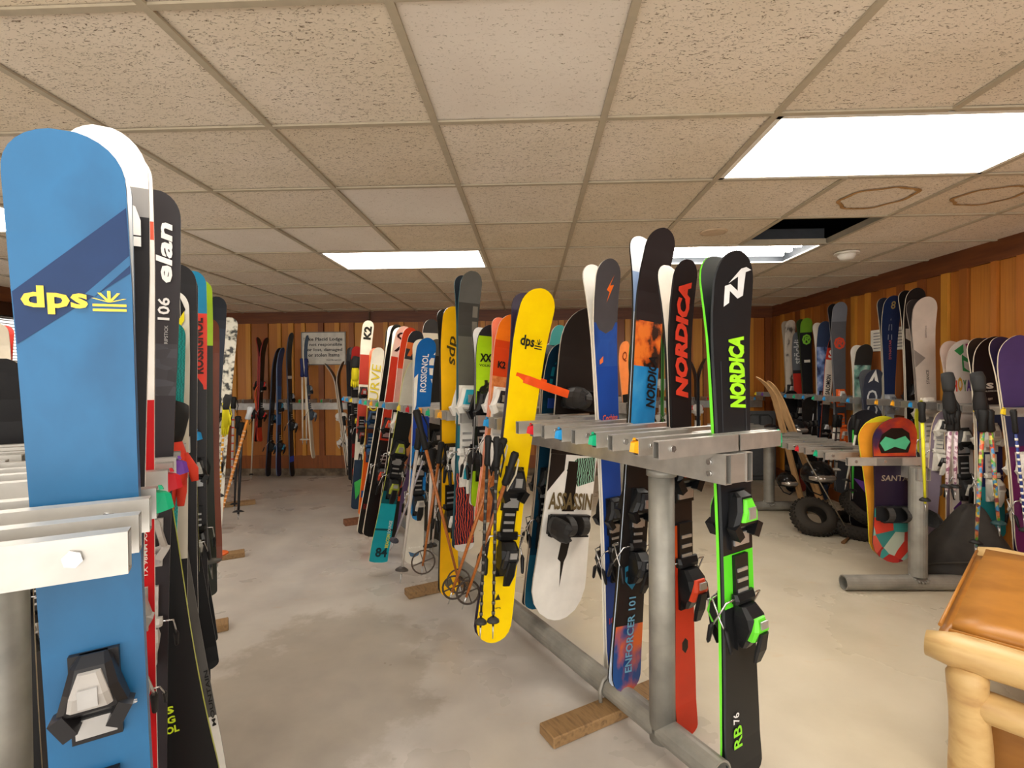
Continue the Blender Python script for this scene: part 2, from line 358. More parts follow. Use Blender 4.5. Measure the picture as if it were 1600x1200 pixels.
# ================================================================= RACK FRAMES
class Rack: pass
def rack(o, u, v, za):
    r = Rack(); r.o = Vector((o[0], o[1], 0)); r.u = Vector((u[0], u[1], 0)).normalized(); r.v = Vector((v[0], v[1], 0)).normalized(); r.z = za; r.used = []
    r.M = Matrix(((r.v.x, r.u.x, 0, r.o.x), (r.v.y, r.u.y, 0, r.o.y), (0, 0, 1, 0), (0, 0, 0, 1)))   # local x = v, y = u
    return r
UM, VM = (-.5195, .8545), (.8545, .5195)
RM = rack((.46, 1.82), UM, VM, 1.11)
RL = rack((-.771, .383), UM, VM, 1.11)
RE = rack((.93, 4.75), UM, VM, 1.08)
RR = rack((2.40, 3.25), (-.02, 1), (1, .02), .77)
RW = rack((XR, 0), (0, 1), (-1, 0), 1.10)
RB = rack((0, YB), (-1, 0), (0, -1), 1.03)
# ================================================================= SKIS
def curls(d, n): return d * d
BIND = {}
def toe_mesh(c1, c2):
    k = ('toe', c1, c2)
    if k in BIND: return BIND[k]
    bm = bmesh.new()
    box(bm, -.032, .032, -.010, 0, -.085, .055, 0)
    loft(bm, [(.055, .018, -.014, -.004, .004), (.045, .026, -.036, -.006, .008), (.012, .034, -.046, -.008, .010), (-.022, .044, -.040, -.010, .010), (-.030, .044, -.030, -.012, .006)], 0)
    loft(bm, [(.040, .014, -.047, -.030, .005), (.010, .024, -.056, -.040, .006), (-.012, .028, -.052, -.036, .006)], 1)
    for s in (-1, 1):
        M = Matrix.Translation((s * .036, -.03, -.034)) @ Matrix.Rotation(s * .5, 4, 'Y')
        box(bm, -.010, .010, -.014, .018, -.022, .014, 0, M)
    box(bm, -.026, .026, -.016, -.010, -.075, -.045, 2)
    box(bm, -.012, .012, -.058, -.053, -.006, .022, 2)
    me = bpy.data.meshes.new('toe_binding'); bm.to_mesh(me); bm.free()
    for c in (mat(c1, .35), mat(c2, .35), mat('#b9b9b9', .3, .6)): me.materials.append(c)
    BIND[k] = me; return me
def heel_mesh(c1, c2):
    k = ('heel', c1, c2)
    if k in BIND: return BIND[k]
    bm = bmesh.new()
    box(bm, -.024, .024, -.012, 0, -.11, .12, 0)
    for z in (.03, .055, .08): box(bm, -.018, .018, -.016, -.011, z, z + .008, 2)
    loft(bm, [(.030, .036, -.022, -.008, .006), (.016, .037, -.030, -.008, .008), (.006, .036, -.026, -.008, .006)], 0)     # heel pedal plate
    loft(bm, [(.002, .026, -.040, -.012, .008), (-.020, .032, -.068, -.012, .012), (-.045, .030, -.074, -.012, .012), (-.080, .024, -.050, -.012, .010), (-.105, .014, -.026, -.010, .006)], 0)
    loft(bm, [(-.018, .018, -.076, -.060, .006), (-.045, .026, -.084, -.066, .008), (-.075, .022, -.066, -.046, .006)], 1)
    loft(bm, [(-.050, .014, -.090, -.080, .004), (-.095, .018, -.078, -.066, .005), (-.128, .012, -.062, -.054, .004)], 0)   # release lever
    box(bm, -.012, .012, -.088, -.083, -.04, -.022, 2)
    me = bpy.data.meshes.new('heel_binding'); bm.to_mesh(me); bm.free()
    for c in (mat(c1, .35), mat(c2, .35), mat('#b9b9b9', .3, .6)): me.materials.append(c)
    BIND[k] = me; return me
def brake_mesh():
    if 'br' in BIND: return BIND['br']
    out = []
    bm = bmesh.new(); tube(bm, [(.030, -.018, .02), (.062, -.014, .016), (.066, .02, -.03), (.066, .045, -.06)], .0028, 5, 0)
    me = bpy.data.meshes.new('brake_arm'); bm.to_mesh(me); bm.free(); me.materials.append(STEEL)
    bm = bmesh.new(); tube(bm, [(.066, .036, -.046), (.066, .043, -.055), (.066, .056, -.095), (.066, .058, -.10)], [.004, .008, .006, .003], 6, 0)
    m2 = bpy.data.meshes.new('brake_tip'); bm.to_mesh(m2); bm.free(); m2.materials.append(DARK)
    BIND['br'] = (me, m2); return BIND['br']

def ski_body(name, Ls, W, th, bands, edge, basec, tipcurl, tailcurl, shape, base_bands=None):
    """ski standing on its tail: x width, z length, -y top sheet. shape: dict(waist, tail, tipr, tailr, tipw)"""
    zs = set()
    tr, ta = shape['tipr'] * W, shape['tailr'] * W
    for k in range(9): zs.add(Ls - tr * (1 - math.sin(k / 8 * math.pi / 2)))
    for k in range(6): zs.add(ta * (1 - math.sin(k / 5 * math.pi / 2)))
    for k in range(1, 20): zs.add(ta + (Ls - tr - ta) * k / 20)
    for b in bands: zs.add(Ls * (1 - b[0])); zs.add(Ls * (1 - b[1]))
    zs = sorted(z for z in zs if -1e-6 <= z <= Ls + 1e-6)
    q = [zs[0]]
    for z in zs[1:]:
        if z - q[-1] > .0015: q.append(z)
    zs = q
    c0 = .80 * Ls; t0 = .09 * Ls
    def half(z):
        s = z / Ls
        k = max(0, min(1, (s - .10) / .78))
        wv = shape['waist'] + ((shape['tail'] - shape['waist']) * (1 - k / .45) ** 2 if k < .45 else (shape.get('tipw', 1) - shape['waist']) * ((k - .45) / .55) ** 1.6)
        wv *= W / 2
        if z > Ls - tr:
            e = (z - (Ls - tr)) / tr; wv *= max(.10, math.sqrt(max(0, 1 - e ** shape.get('tpow', 2.3))))
        if z < ta:
            e = (ta - z) / ta; wv *= max(.35 if ta < .5 * W else .10, math.sqrt(max(0, 1 - e ** 2.6)))
        return wv
    def off(z):
        o = 0
        if z > c0: o += tipcurl * ((z - c0) / (Ls - c0)) ** 2
        if z < t0: o += tailcurl * ((t0 - z) / t0) ** 2
        return o
    bm = bmesh.new(); rows = []
    for z in zs:
        hw = half(z); y = -off(z); tt = th * (.55 + .45 * min(1, min(z, Ls - z) / (.25 * Ls)))
        rows.append([bm.verts.new((-hw, y + tt / 2, z)), bm.verts.new((-hw, y - tt / 2, z)), bm.verts.new((hw, y - tt / 2, z)), bm.verts.new((hw, y + tt / 2, z))])
    cols = []
    def mi(c):
        if c not in cols: cols.append(c)
        return cols.index(c)
    deft = bands[-1][2] if bands else '#222222'
    for (z0, r0), (z1, r1) in zip(zip(zs, rows), zip(zs[1:], rows[1:])):
        s = 1 - (z0 + z1) / 2 / Ls; c = deft; cb = basec
        for b in bands:
            if b[0] <= s <= b[1]: c = b[2]; break
        for b in (base_bands or []):
            if b[0] <= s <= b[1]: cb = b[2]; break
        for k, cc in ((0, edge), (1, c), (2, edge), (3, cb)):
            f = bm.faces.new((r0[k], r0[(k + 1) % 4], r1[(k + 1) % 4], r1[k])); f.material_index = mi(cc)
    bm.faces.new(list(reversed(rows[0]))).material_index = mi(edge); bm.faces.new(rows[-1]).material_index = mi(edge)
    bmesh.ops.recalc_face_normals(bm, faces=bm.faces)
    mats = [c if not isinstance(c, str) else mat(c, .33, var=.08, scale=9) for c in cols]
    o = mesh_obj(name, bm, mats)
    o_front = lambda z: -off(z) - th * (.55 + .45 * min(1, min(z, Ls - z) / (.25 * Ls))) / 2
    o_front.half = lambda z: half(min(Ls - 1e-4, max(1e-4, z)))
    return o, o_front
def decal(o, name, V, Fc, m, front, Ls, lift=.0012):
    V = [(max(-front.half(z) + .001, min(front.half(z) - .001, x)), z) for x, z in V]
    me = bpy.data.meshes.new(name)
    if max(z for x, z in V) > .78 * Ls:                 # follow the curved tip
        me.from_pydata([(x, 0, z) for x, z in V], [], Fc); bm = bmesh.new(); bm.from_mesh(me); z = .78 * Ls
        if len(Fc) == 1: bmesh.ops.triangulate(bm, faces=bm.faces)
        while z < Ls:
            bmesh.ops.bisect_plane(bm, geom=bm.verts[:] + bm.edges[:] + bm.faces[:], plane_co=(0, 0, z), plane_no=(0, 0, 1)); z += .02
        for v in bm.verts: v.co.y = front(min(Ls, max(0, v.co.z))) - lift
        bm.to_mesh(me); bm.free()
    else: me.from_pydata([(x, front(min(Ls, max(0, z))) - lift, z) for x, z in V], [], Fc)
    me.materials.append(m)
    return link(bpy.data.objects.new(name, me), o)
SH = dict(waist=.78, tail=.92, tipr=.62, tailr=.30)
TWIN = dict(waist=.80, tail=.96, tipr=.55, tailr=.5)
BOARD = dict(waist=.86, tail=.98, tipr=.62, tailr=.62, tpow=2.6)
NARR = dict(waist=.86, tail=.9, tipr=1.3, tailr=.4)
SKIS = []
def make(name, cat, label, tip, tail, n, W, bands, edge='#1a1a1a', base='#202022', th=.011, curl=.055, tcurl=.012, shape=SH, bind=None, text=(), poly=(), group=None, base_bands=None):
    """tip, tail: world points of the centre line; n: direction the top sheet faces"""
    z = (tip - tail); Ls = z.length; z.normalize()
    y = -(n - z * n.dot(z)).normalized(); x = y.cross(z)
    o, front = ski_body(name, Ls, W, th, bands, edge, base, curl, tcurl, shape, base_bands)
    o.matrix_world = Matrix(((x.x, y.x, z.x, tail.x), (x.y, y.y, z.y, tail.y), (x.z, y.z, z.z, tail.z), (0, 0, 0, 1)))
    tag(o, label, cat, group)
    for ip, pl in enumerate(poly):
        V = [(a * W, Ls * (1 - s)) for a, s in pl[0]]; pm = pl[1] if not isinstance(pl[1], str) else mat(pl[1], .35)
        decal(o, pl[2] if len(pl) > 2 else 'graphic', V, [tuple(range(len(V)))], pm, front, Ls, .0006 + .0003 * ip)
    for t in text:
        s, (a0, a1), (s0, s1), rot, c = t[:5]; sh, bo = (t[5] if len(t) > 5 else 0), (t[6] if len(t) > 6 else .015)
        V, Fc = text_geo(s, sh, bo); z0, z1 = Ls * (1 - s1), Ls * (1 - s0); x0, x1 = a0 * W, a1 * W
        if rot == 90: V = [(x0 + (1 - b) * (x1 - x0), z0 + a * (z1 - z0)) for a, b in V]
        elif rot == -90: V = [(x0 + b * (x1 - x0), z1 - a * (z1 - z0)) for a, b in V]
        else: V = [(x0 + a * (x1 - x0), z0 + b * (z1 - z0)) for a, b in V]
        decal(o, 'lettering', V, Fc, mat(c, .4), front, Ls, .0036)
    if bind:
        c1, c2, st, sh_ = bind[:4]
        zt, zh = Ls * (1 - st), Ls * (1 - sh_); k = min(1.15, W / .1) * (bind[4] if len(bind) > 4 else 1)
        inst('toe_binding', toe_mesh(c1, c2), o, (0, -th / 2, zt), scale=(k, 1, k))
        hb = inst('heel_binding', heel_mesh(c1, c2), o, (0, -th / 2, zh), scale=(k, 1, k))
        for sgn in (1, -1):
            inst('brake_arm', brake_mesh()[0], hb, scale=(sgn, 1, 1)); inst('brake_tip', brake_mesh()[1], hb, scale=(sgn, 1, 1))
    return o
def P2(rk, v, x, y, z=None):
    """point on the rack line at lateral offset v seen at pixel (x,y)"""
    return hit(x, y, rk.o + rk.v * v, rk.v)
def ski(label, tip, tail, wpx, bands, rk=RM, v=None, Y=None, name='ski', cat='ski', mate=None, cury=.055, curl=.055, minz=.012, yr=None, front=1, **kw):
    """tip/tail/width as seen in the photograph; the ski stands in the plane across the rack at offset v or depth Y"""
    yr = yr or (655 if rk is not RR else 730)
    k = (yr - tip[1]) / (tail[1] - tip[1]); xr = tip[0] + (tail[0] - tip[0]) * k
    n = -rk.u
    if rk is RB:
        kw.setdefault('th', .018); wpx *= 1.35
        pt = Vector((0, Y or YB - .22, 0)); pn = Vector((0, 1, 0)); n = Vector((1, 0, 0)) * front
        T = hit(tip[0], tip[1], pt, pn); B = hit(tail[0], tail[1], pt, pn); W = wpx
    else:
        pt = P2(rk, v, xr, yr) if v is not None else atY(xr, yr, Y)
        T = hit(tip[0], tip[1], pt + n * curl * .8, n) - n * curl * .8; B = hit(tail[0], tail[1], pt, n)
        vd = (CAM - pt); vd.z = 0; W = wpx * depth(pt) / F / max(.5, vd.normalized().dot(n))
    if B.z < minz: B = T + (B - T) * ((T.z - minz) / (T.z - B.z))
    rk.used.append(((pt - rk.o).dot(rk.u), (pt - rk.o).dot(rk.v), (1 if mate is None else 2)))
    o = make(name, cat, label, T, B, n, W, bands, curl=curl, **kw)
    SKIS.append((label, T, B, W, pt))
    if mate:
        kw2 = {k_: kw[k_] for k_ in ('shape', 'th', 'tcurl', 'edge') if k_ in kw}; kw2['curl'] = curl
        kw2.update(mate.get('kw', {}))
        off = -n * (kw.get('th', .011) + .005)
        make(name, cat, mate['label'], T + off, B + off, -n, W * .99, [(0, 1, mate.get('top', '#222222'))], base=mate['base'], base_bands=mate.get('bands'),
             bind=(kw['bind'] if kw.get('bind') and not mate.get('nobind') else None), **kw2)
    return o

# ---------------------------------------------------------------- patterned top sheets
ZEBRA = patt('zebra_topsheet', ['#20162f', '#7a2c58', '#e2592c'], 24, (1, 1, 1), 'wave', lo=.55, hi=.85)
LIMEB = patt('lime_black_splash', ['#16190f', '#b4dc1e'], 9, (1, 1, 1), 'noise', lo=.49, hi=.52)
ORSK = patt('orange_sketch', ['#b8602c', '#d98a52'], 30, (1, 1, 1), 'noise', lo=.4, hi=.6)
PEAKS = patt('blue_peaks', ['#1f2f58', '#6f8cc4', '#c8d2ea'], 11, (1, 1, .8), 'noise', lo=.36, hi=.66)
PEAK2 = patt('teal_peaks', ['#2c3a40', '#7fb5a6', '#cfe0d4'], 9, (1, 1, .8), 'noise', lo=.38, hi=.62)
MARBLE = patt('ink_marble', ['#2c2c28', '#b9b5a4', '#d6d2c2'], 24, (1, 1, 1), 'noise', lo=.40, hi=.56)
INK = patt('beige_ink', ['#57504a', '#c8bfb0', '#d9d1c2'], 12, (1, 1, .5), 'noise', lo=.38, hi=.5)
NAVYSW = patt('navy_swirl', ['#12306e', '#1f4b9a', '#173a84'], 7, (1, 1, .4), 'noise', lo=.35, hi=.65)
BLUESM = patt('blue_smoke', ['#1575b6', '#1b86c6', '#46a0d2'], 8, (1, 1, .6), 'noise', lo=.35, hi=.7)
FIRE = patt('orange_smoke', ['#2e1a12', '#c65a1c', '#e07828'], 14, (1, 1, .8), 'noise', lo=.42, hi=.56)
CAMO = patt('dark_camo', ['#232326', '#33343a', '#1a1a1c'], 26, (1, 1, 2), 'voroc', lo=.3, hi=.7)
PURP = patt('purple_splash', ['#2a1c48', '#5a2a66', '#7a4b8a'], 8, (1, 1, .6), 'noise', lo=.36, hi=.64)
PSYCH = patt('grey_scroll', ['#3b3732', '#5b564e'], 30, (1, 1, 1), 'wave', lo=.45, hi=.55)
TEALV = patt('teal_ribbed', ['#0d6a66', '#128a84'], 40, (1, 1, 4), 'wave', lo=.3, hi=.7)
DPSBLUE = patt('scuffed_blue', ['#105482', '#176294', '#135b8a'], 8, (1, 1, .6), 'noise', lo=.3, hi=.7, rough=.42)
EMBER = patt('ember_tail', ['#1d4a86', '#d8641e'], 5, (1, 1, .6), 'noise', lo=.46, hi=.54)
MOON = patt('sunset_board', ['#1a2350', '#3c1f3a', '#a8341e', '#c85a24'], 3.4, (1, 1, 1), 'noise', lo=.34, hi=.62)
SHARD = patt('coloured_shards', ['#7a1420', '#d8402a', '#1c2030', '#3fa39a', '#d4b8a0', '#c23a26'], 9, (1, 1, 1), 'voroc', lo=.2, hi=.8)
MINT = patt('ink_mint', ['#10140f', '#8fc2a8'], 26, (1, 1, 1), 'wave', lo=.55, hi=.62)
def dps_mark(x0, x1, s0, s1, c, rot=0):
    """lettering plus the little fan emblem beside it"""
    t = [('dps', (x0, x0 + .62 * (x1 - x0)), (s0, s1), 0, c, 0, .03)]
    pl = []; ex0, ex1 = x0 + .66 * (x1 - x0), x1; em = (ex0 + ex1) / 2; h = s1 - s0
    for k in range(2): pl.append(([(ex0, s0 + h * (.58 + k * .18)), (ex1, s0 + h * (.58 + k * .18)), (ex1, s0 + h * (.67 + k * .18)), (ex0, s0 + h * (.67 + k * .18))][::-1], c, 'emblem'))
    for k in range(5):
        a = math.radians(20 + 35 * k); r = (ex1 - ex0) * .5; d = (ex1 - ex0) * .05
        cx, cs = em, s0 + h * .52
        px_, ps_ = cx + r * math.cos(a), cs - h * .42 * math.sin(a)
        pl.append(([(cx - d, cs), (cx + d, cs), (px_ + d, ps_), (px_ - d, ps_)], c, 'emblem'))
    return t, pl
# ================================================================= MIDDLE RACK, aisle side
tx, pp = dps_mark(-.30, .36, .135, .175, '#20261c')
ski('bright yellow wide ski wrapped by an orange strap, front ski of its pair', (846, 452), (768, 1002), 54, [(0, 1, '#ffd400')], v=-.23, edge='#2a2433', base='#3a2d46', shape=TWIN,
    bind=('#151515', '#2a2a2c', .56, .72, 1.15), text=tx + [('DPS', (-.12, .12), (.905, .91), 0, '#3a3a20')], poly=pp + [([(-.08, .885), (.08, .885), (0, .868)], '#2c2c1c', 'emblem')],
    mate=dict(label='dark-based ski behind the strapped bright yellow ski', base='#3b2f45', top='#ffd400'))
ski('small orange ski with darker red-orange lower tip, right beside the strapped yellow ski', (800, 492), (759, 815), 33, [(0, .125, '#f07a1c'), (.125, .30, '#cf4218'), (.30, 1, ORSK)], v=-.23, edge='#e8a58a', base='#ef7b52',
    bind=('#e9e7e2', '#17171a', .415, .62), text=[('K2', (-.25, .12), (.225, .26), 0, '#1b1413', 0, .04)], mate=dict(label='salmon-based mate leaning behind the small orange ski', base='#ee7d5c', top='#cf4218'))
ski('lime green and black splashed ski with white tip guard, front ski of its pair', (766, 508), (749, 792), 30, [(0, .06, '#2a2c30'), (.06, .30, '#a6d61a'), (.30, .45, LIMEB), (.45, .8, '#20241a'), (.8, 1, '#a8d820')], v=-.23, edge='#16181a', base='#e8e8e8',
    bind=('#141416', '#1c1c20', .44, .70, 1.2), text=[('XX', (-.3, .3), (.155, .20), 0, '#15180e', 0, .05), ('VOLKL', (-.32, .32), (.213, .226), 0, '#15180e'), ('VOLKL', (-.1, .1), (.90, .908), 0, '#15180e')],
    mate=dict(label='white-based mate behind the lime green ski', base='#e6e6e4', top='#a6d61a'))
ski('tall grey ski with teal edge and white and teal binding, patterned orange and purple tail', (738, 424), (724, 860), 33, [(0, .11, '#55544f'), (.11, .23, '#3a3833'), (.23, .55, '#5b5751'), (.55, .72, '#2d6b78'), (.72, .975, ZEBRA), (.975, 1, '#e6e2dc')], v=-.24, edge='#1f5c6a', base='#222228',
    bind=('#e4e1da', '#1d96ae', .46, .66, 1.25), mate=dict(label='dark mate of the tall grey ski with teal edge', base='#26303a'), poly=[([(.18, .12), (.42, .12), (.42, .26), (.18, .26)], '#6b665c')])
ski('plain yellow ski with slanted dark lettering and white binding, second yellow ski', (708, 479), (701, 930), 30, [(0, 1, '#f2b70c')], v=-.24, edge='#2a2620', base='#2a2620', shape=TWIN,
    bind=('#1a1a1a', '#e8e4dc', .51, .70), text=[('dps', (-.2, .38), (.10, .20), -90, '#4a3c10', .2)], poly=[([(-.2, .94), (.1, .935), (.15, .96), (-.1, .972), (-.22, .96)], '#5a5648', 'emblem')],
    mate=dict(label='dark mate behind the plain yellow ski with slanted lettering', base='#2b2723', top='#f2b70c'))
ski('black ski with rounded grey tip directly left of the plain yellow ski', (682, 530), (683, 850), 26, [(0, .08, '#56564e'), (.08, 1, '#23221f')], v=.04, edge='#8d8a80', base='#33322e', bind=('#1a1a1a', '#2a2a2a', .48, .66), mate=dict(label='mate behind the black ski with rounded grey tip', base='#4a4944'))
ski('blue ski with white flames and vertical white lettering, white butterfly emblem tail', (668, 528), (646, 880), 30, [(0, .33, '#1566b4'), (.33, .48, '#1c3fa0'), (.48, .66, '#1d7ed0'), (.66, .76, '#2f8fd6'), (.76, 1, '#dcd8cc')], v=-.24, edge='#d6d2c6', base='#e6e2d6', shape=SH,
    bind=('#1c1c1e', '#c9c4ba', .55, .70), text=[('ROSSIGNOL', (-.16, .16), (.07, .24), 90, '#e8ecf0', 0, .02), ('BANDIT', (-.3, .3), (.925, .932), 0, '#f4f2ea')],
    poly=[([(.22, .10), (.48, .06), (.48, .20), (.30, .16)], '#e8e6dc'), ([(-.48, .18), (-.28, .16), (-.30, .30), (-.48, .34)], '#e8e6dc'), ([(-.35, .76), (.35, .76), (.18, .80), (0, .81), (-.18, .80)][::-1], '#2f8fd6'),
          ([(-.3, .945), (0, .955), (.3, .945), (.2, .965), (0, .972), (-.2, .965)], '#4a6a88', 'emblem')], mate=dict(label='white mate behind the blue flame ski', base='#d8d4c6'))
ski('dark grey ski tip with a ragged white blaze rising behind the blue flame ski', (674, 499), (672, 850), 24, [(0, .06, '#3c3c3c'), (.06, .10, '#e0d8c4'), (.10, 1, '#36322c')], v=.08, edge='#b9b4a8', base='#4a4a48', text=[('SHUKSAN', (.02, .34), (.2, .34), 90, '#c8c26a')])
ski('pale grey ski whose long teal tail carries big dark numerals, leaning into the aisle', (652, 560), (590, 878), 26, [(0, .27, '#c9c5b6'), (.27, .66, '#1c1e1d'), (.66, .72, '#0e5a62'), (.72, .84, '#1aa0ae'), (.84, .85, '#0f4a52'), (.85, 1, '#159aa8')], v=-.24, edge='#c8cc52', base='#23262a', shape=dict(waist=.86, tail=1.05, tipr=1.3, tailr=.10),
    bind=('#17181a', '#9ea83a', .46, .60, 1.1), text=[('84', (-.25, .42), (.93, .975), 0, '#0c2c33', 0, .03), ('BEACON', (.22, .42), (.865, .93), 90, '#d8d83a', 0, .02), ('LOUNGE', (.22, .40), (.80, .86), 90, '#cfe0dc', 0, .02)])
ski('black and orange ski tip with a big orange letter beside the blue flame ski', (652, 517), (606, 842), 24, [(0, .06, '#33343a'), (.06, .09, '#f07a3c'), (.09, .14, '#3d3e42'), (.14, .30, '#d8c6b0'), (.30, .7, '#222222'), (.7, .82, '#e2521e'), (.82, 1, '#25231d')], v=-.22, edge='#e8d8c0', base='#2a2a2a',
    bind=('#1b1b1d', '#c9c9c4', .52, .66), text=[('R', (-.35, .4), (.075, .125), 0, '#ee7436', .2, .05), ('BLAZER', (-.45, .3), (.80, .83), 0, '#2a1a12', .2, .03)])
ski('vermilion ski leaning between the white lettered ski and the big-letter ski', (642, 512), (597, 838), 22, [(0, .2, '#ec4a24'), (.2, .4, '#d8a090'), (.4, 1, '#2a2624')], v=-.20, edge='#e8e0d4', base='#f05a30', bind=('#e9e5dc', '#c43a22', .45, .62))
ski('white ski with black graffiti letters, front ski of the cream-edged leaning pair', (633, 510), (578, 838), 24, [(0, .15, '#e4ddcd'), (.15, .55, '#c23c26'), (.55, .8, '#24221f'), (.8, 1, '#1d1b1a')], v=-.24, edge='#ece3cf', base='#e8dfca',
    bind=('#1b1b1b', '#c9472a', .48, .68), text=[('Q', (-.4, .3), (.03, .07), 0, '#151515', .2, .04), ('A', (-.4, .4), (.08, .125), 0, '#151515', .2, .05)], mate=dict(label='cream-edged mate of the white graffiti ski, leaning left', base='#e8dfca', top='#1d1b1a'))
ski('black ski with cream sidewalls seen almost edge-on, leaning across the row', (621, 507), (566, 834), 17, [(0, .8, '#1a1917'), (.8, 1, '#24211f')], v=-.26, edge='#ece3cf', base='#e4dccb', text=[('RED', (-.3, .3), (.86, .885), 0, '#a02c22')], mate=dict(label='mate of the edge-on black ski with cream sidewalls', base='#e9e0cc', top='#1a1917'))
ski('olive-black ski with rounded tip in the middle of the far row', (613, 509), (600, 800), 18, [(0, .3, '#4a4336'), (.3, 1, '#2c2822')], v=-.16, edge='#6a6352', base='#4a4336')
ski('white ski with yellow outlined lettering, orange tail with a blue mark', (592, 543), (569, 806), 19, [(0, .36, '#ebe4cf'), (.36, .62, '#5a3222'), (.62, 1, '#e8601c')], v=-.24, edge='#e2c84a', base='#e8602c',
    bind=('#1b3f63', '#20242a', .42, .6), text=[('CURVE', (-.36, .36), (.10, .38), 90, '#d8c028', .1, .0), ('K', (-.4, .3), (.85, .89), 0, '#20508a', 0, .04)], mate=dict(label='orange mate behind the white ski with yellow lettering', base='#e8532a', top='#e8601c'))
ski('tall white ski with black emblem tip and red fade, dark blue and green tail', (576, 501), (556, 795), 17, [(0, .18, '#dcd3bf'), (.18, .34, '#a83a2c'), (.34, .42, '#dcd3bf'), (.42, .6, '#c44a3a'), (.6, .74, '#e0dccb'), (.74, 1, '#2a3a4c')], v=-.26, edge='#cfc6b0', base='#ded6c2',
    bind=('#1a1a1a', '#8a2a22', .385, .58), text=[('K2', (-.34, .34), (.03, .10), 90, '#26241f', 0, .05)], poly=[([(-.3, .86), (.3, .84), (.2, .92), (-.1, .95)], '#46b85a')])
ski('black and red ski with round red tip, upright at the far end of the row', (557, 541), (556, 758), 14, [(0, .10, '#a82a26'), (.10, .7, '#1b1a1c'), (.7, .8, '#7a1f1c'), (.8, 1, '#1c1a1a')], v=-.26, edge='#3a3836', base='#2a2a2a',
    bind=('#1a1a1a', '#d8c428', .26, .5), text=[('RED', (-.35, .35), (.86, .96), 90, '#d8402c', 0, .04)], mate=dict(label='mate behind the black and red ski at the far end', base='#26262a'))
ski('black ski with white dot tip, farthest upright ski of the middle rack', (547, 543), (549, 750), 10, [(0, .1, '#2e2e30'), (.1, 1, '#18181c')], v=-.24, edge='#4a4a4c', base='#242428', bind=('#1a1a1a', '#cccccc', .4, .6))
ski('dark blue ski with silver edge filling in behind the white flame tail', (628, 640), (607, 858), 20, [(0, .7, '#1b3fa8'), (.7, 1, '#2f7ac8')], v=-.02, edge='#b9c4d4', base='#20407a')
ski('dusty purple narrow ski leaning low behind the teal-tailed ski', (664, 650), (610, 846), 12, [(0, 1, '#6a5580')], v=-.05, edge='#3a2f48', base='#3a2f48')
# ================================================================= MIDDLE RACK, far side
ski('dark teal ski with turquoise stripe and blue tag, beside the tall black snowboard', (878, 537), (834, 950), 34, [(0, .22, '#0f2f45'), (.22, .8, '#123a50'), (.8, 1, '#1d5f7c')], v=.12, edge='#b8a894', base='#1d2730', bind=('#16181a', '#22423a', .52, .68),
    poly=[([(-.22, .09), (-.08, .07), (-.10, .18), (-.24, .19)], '#1b7f92')], text=[('TREK', (-.1, .38), (.225, .238), 0, '#d8dce8')], mate=dict(label='mate behind the dark teal ski with the blue tag', base='#2a3034'))
ski('slim turquoise ski tip just visible behind the strapped yellow ski', (874, 508), (852, 900), 22, [(0, .08, '#55b0ac'), (.08, 1, '#1f3f44')], v=.20, edge='#c8c4b8', base='#2b3a3c')
ski('black ski with silver edge standing behind the turquoise-tipped ski', (868, 530), (846, 880), 24, [(0, 1, '#2b2623')], v=.26, edge='#9a948a', base='#2b2623')
ski('royal blue ski with grey tip and orange lightning emblem, front ski of its pair', (951, 405), (966, 1052), 36, [(0, .145, '#4a4648'), (.145, .25, NAVYSW), (.25, .72, '#1d4496'), (.72, 1, '#1c3f8c')], v=.13, edge='#f0ece2', base='#e8e6e0',
    bind=('#17181a', '#26282c', .60, .70), text=[('Cochise', (-.28, .34), (.365, .38), 0, '#e0602c', .15), ('185', (-.34, -.02), (.855, .87), 0, '#c8402c')],
    poly=[([(-.42, .144), (.42, .144), (.28, .162), (0, .172), (-.28, .162)], '#4a4648', 'graphic'), ([(-.02, .07), (.24, .035), (.10, .06), (.26, .058), (.0, .10), (.10, .075)], '#e8691e', 'emblem'), ([(-.3, .235), (-.14, .225), (-.16, .24), (-.3, .245)], '#e0703a', 'emblem')],
    mate=dict(label='white-based mate splaying left of the royal blue ski', base='#e9e6df', top='#1d4496'))
ski('tall dark ski with orange smoke and bright blue panel, front ski of its pair', (1036, 358), (976, 1078), 42, [(0, .20, '#262021'), (.20, .30, FIRE), (.30, .50, BLUESM), (.50, .86, '#231f1e'), (.86, 1, EMBER)], v=.13, edge='#151416', base='#dfe9f4', shape=TWIN, curl=.06,
    bind=('#17181a', '#2a2c30', .60, .70), text=[('NORDICA', (.04, .36), (.275, .39), 90, '#15181c', .2, .04), ('ENFORCER 101', (-.10, .14), (.80, .96), 90, '#6fa8c8', 0, .02)],
    poly=[([(-.30, .735), (.22, .72), (.26, .755), (0, .785), (-.26, .765)], '#2f7ea0', 'emblem'), ([(-.26, .745), (.19, .73), (.2, .742), (-.24, .757)], '#231f1e', 'emblem')],
    mate=dict(label='white and pale blue based mate beside the tallest orange smoke ski', base='#dfe9f4', bands=[(0, .1, '#eef2f6'), (.1, .2, '#9fb8dc')], top='#262021'))
ski('black ski with large red lettering and a vermilion lower half, front ski of its pair', (1072, 406), (1072, 1196), 33, [(0, .55, '#231f21'), (.55, .62, '#e85a24'), (.62, 1, '#dc3c1e')], v=.14, edge='#16161a', base='#e6e0d8',
    curl=.045, bind=('#18191b', '#d8492a', .435, .64, 1.2), text=[('NORDICA', (-.28, .27), (.045, .285), 90, '#ea4630', .2, .06)], poly=[([(-.14, .80), (.0, .792), (.12, .80), (.12, .815), (0, .825), (-.14, .815)], '#241a18', 'emblem')],
    mate=dict(label='cream-based mate splaying left of the red lettered black ski', base='#e9e2d6', top='#dc3c1e', kw=dict(edge='#16161a')))
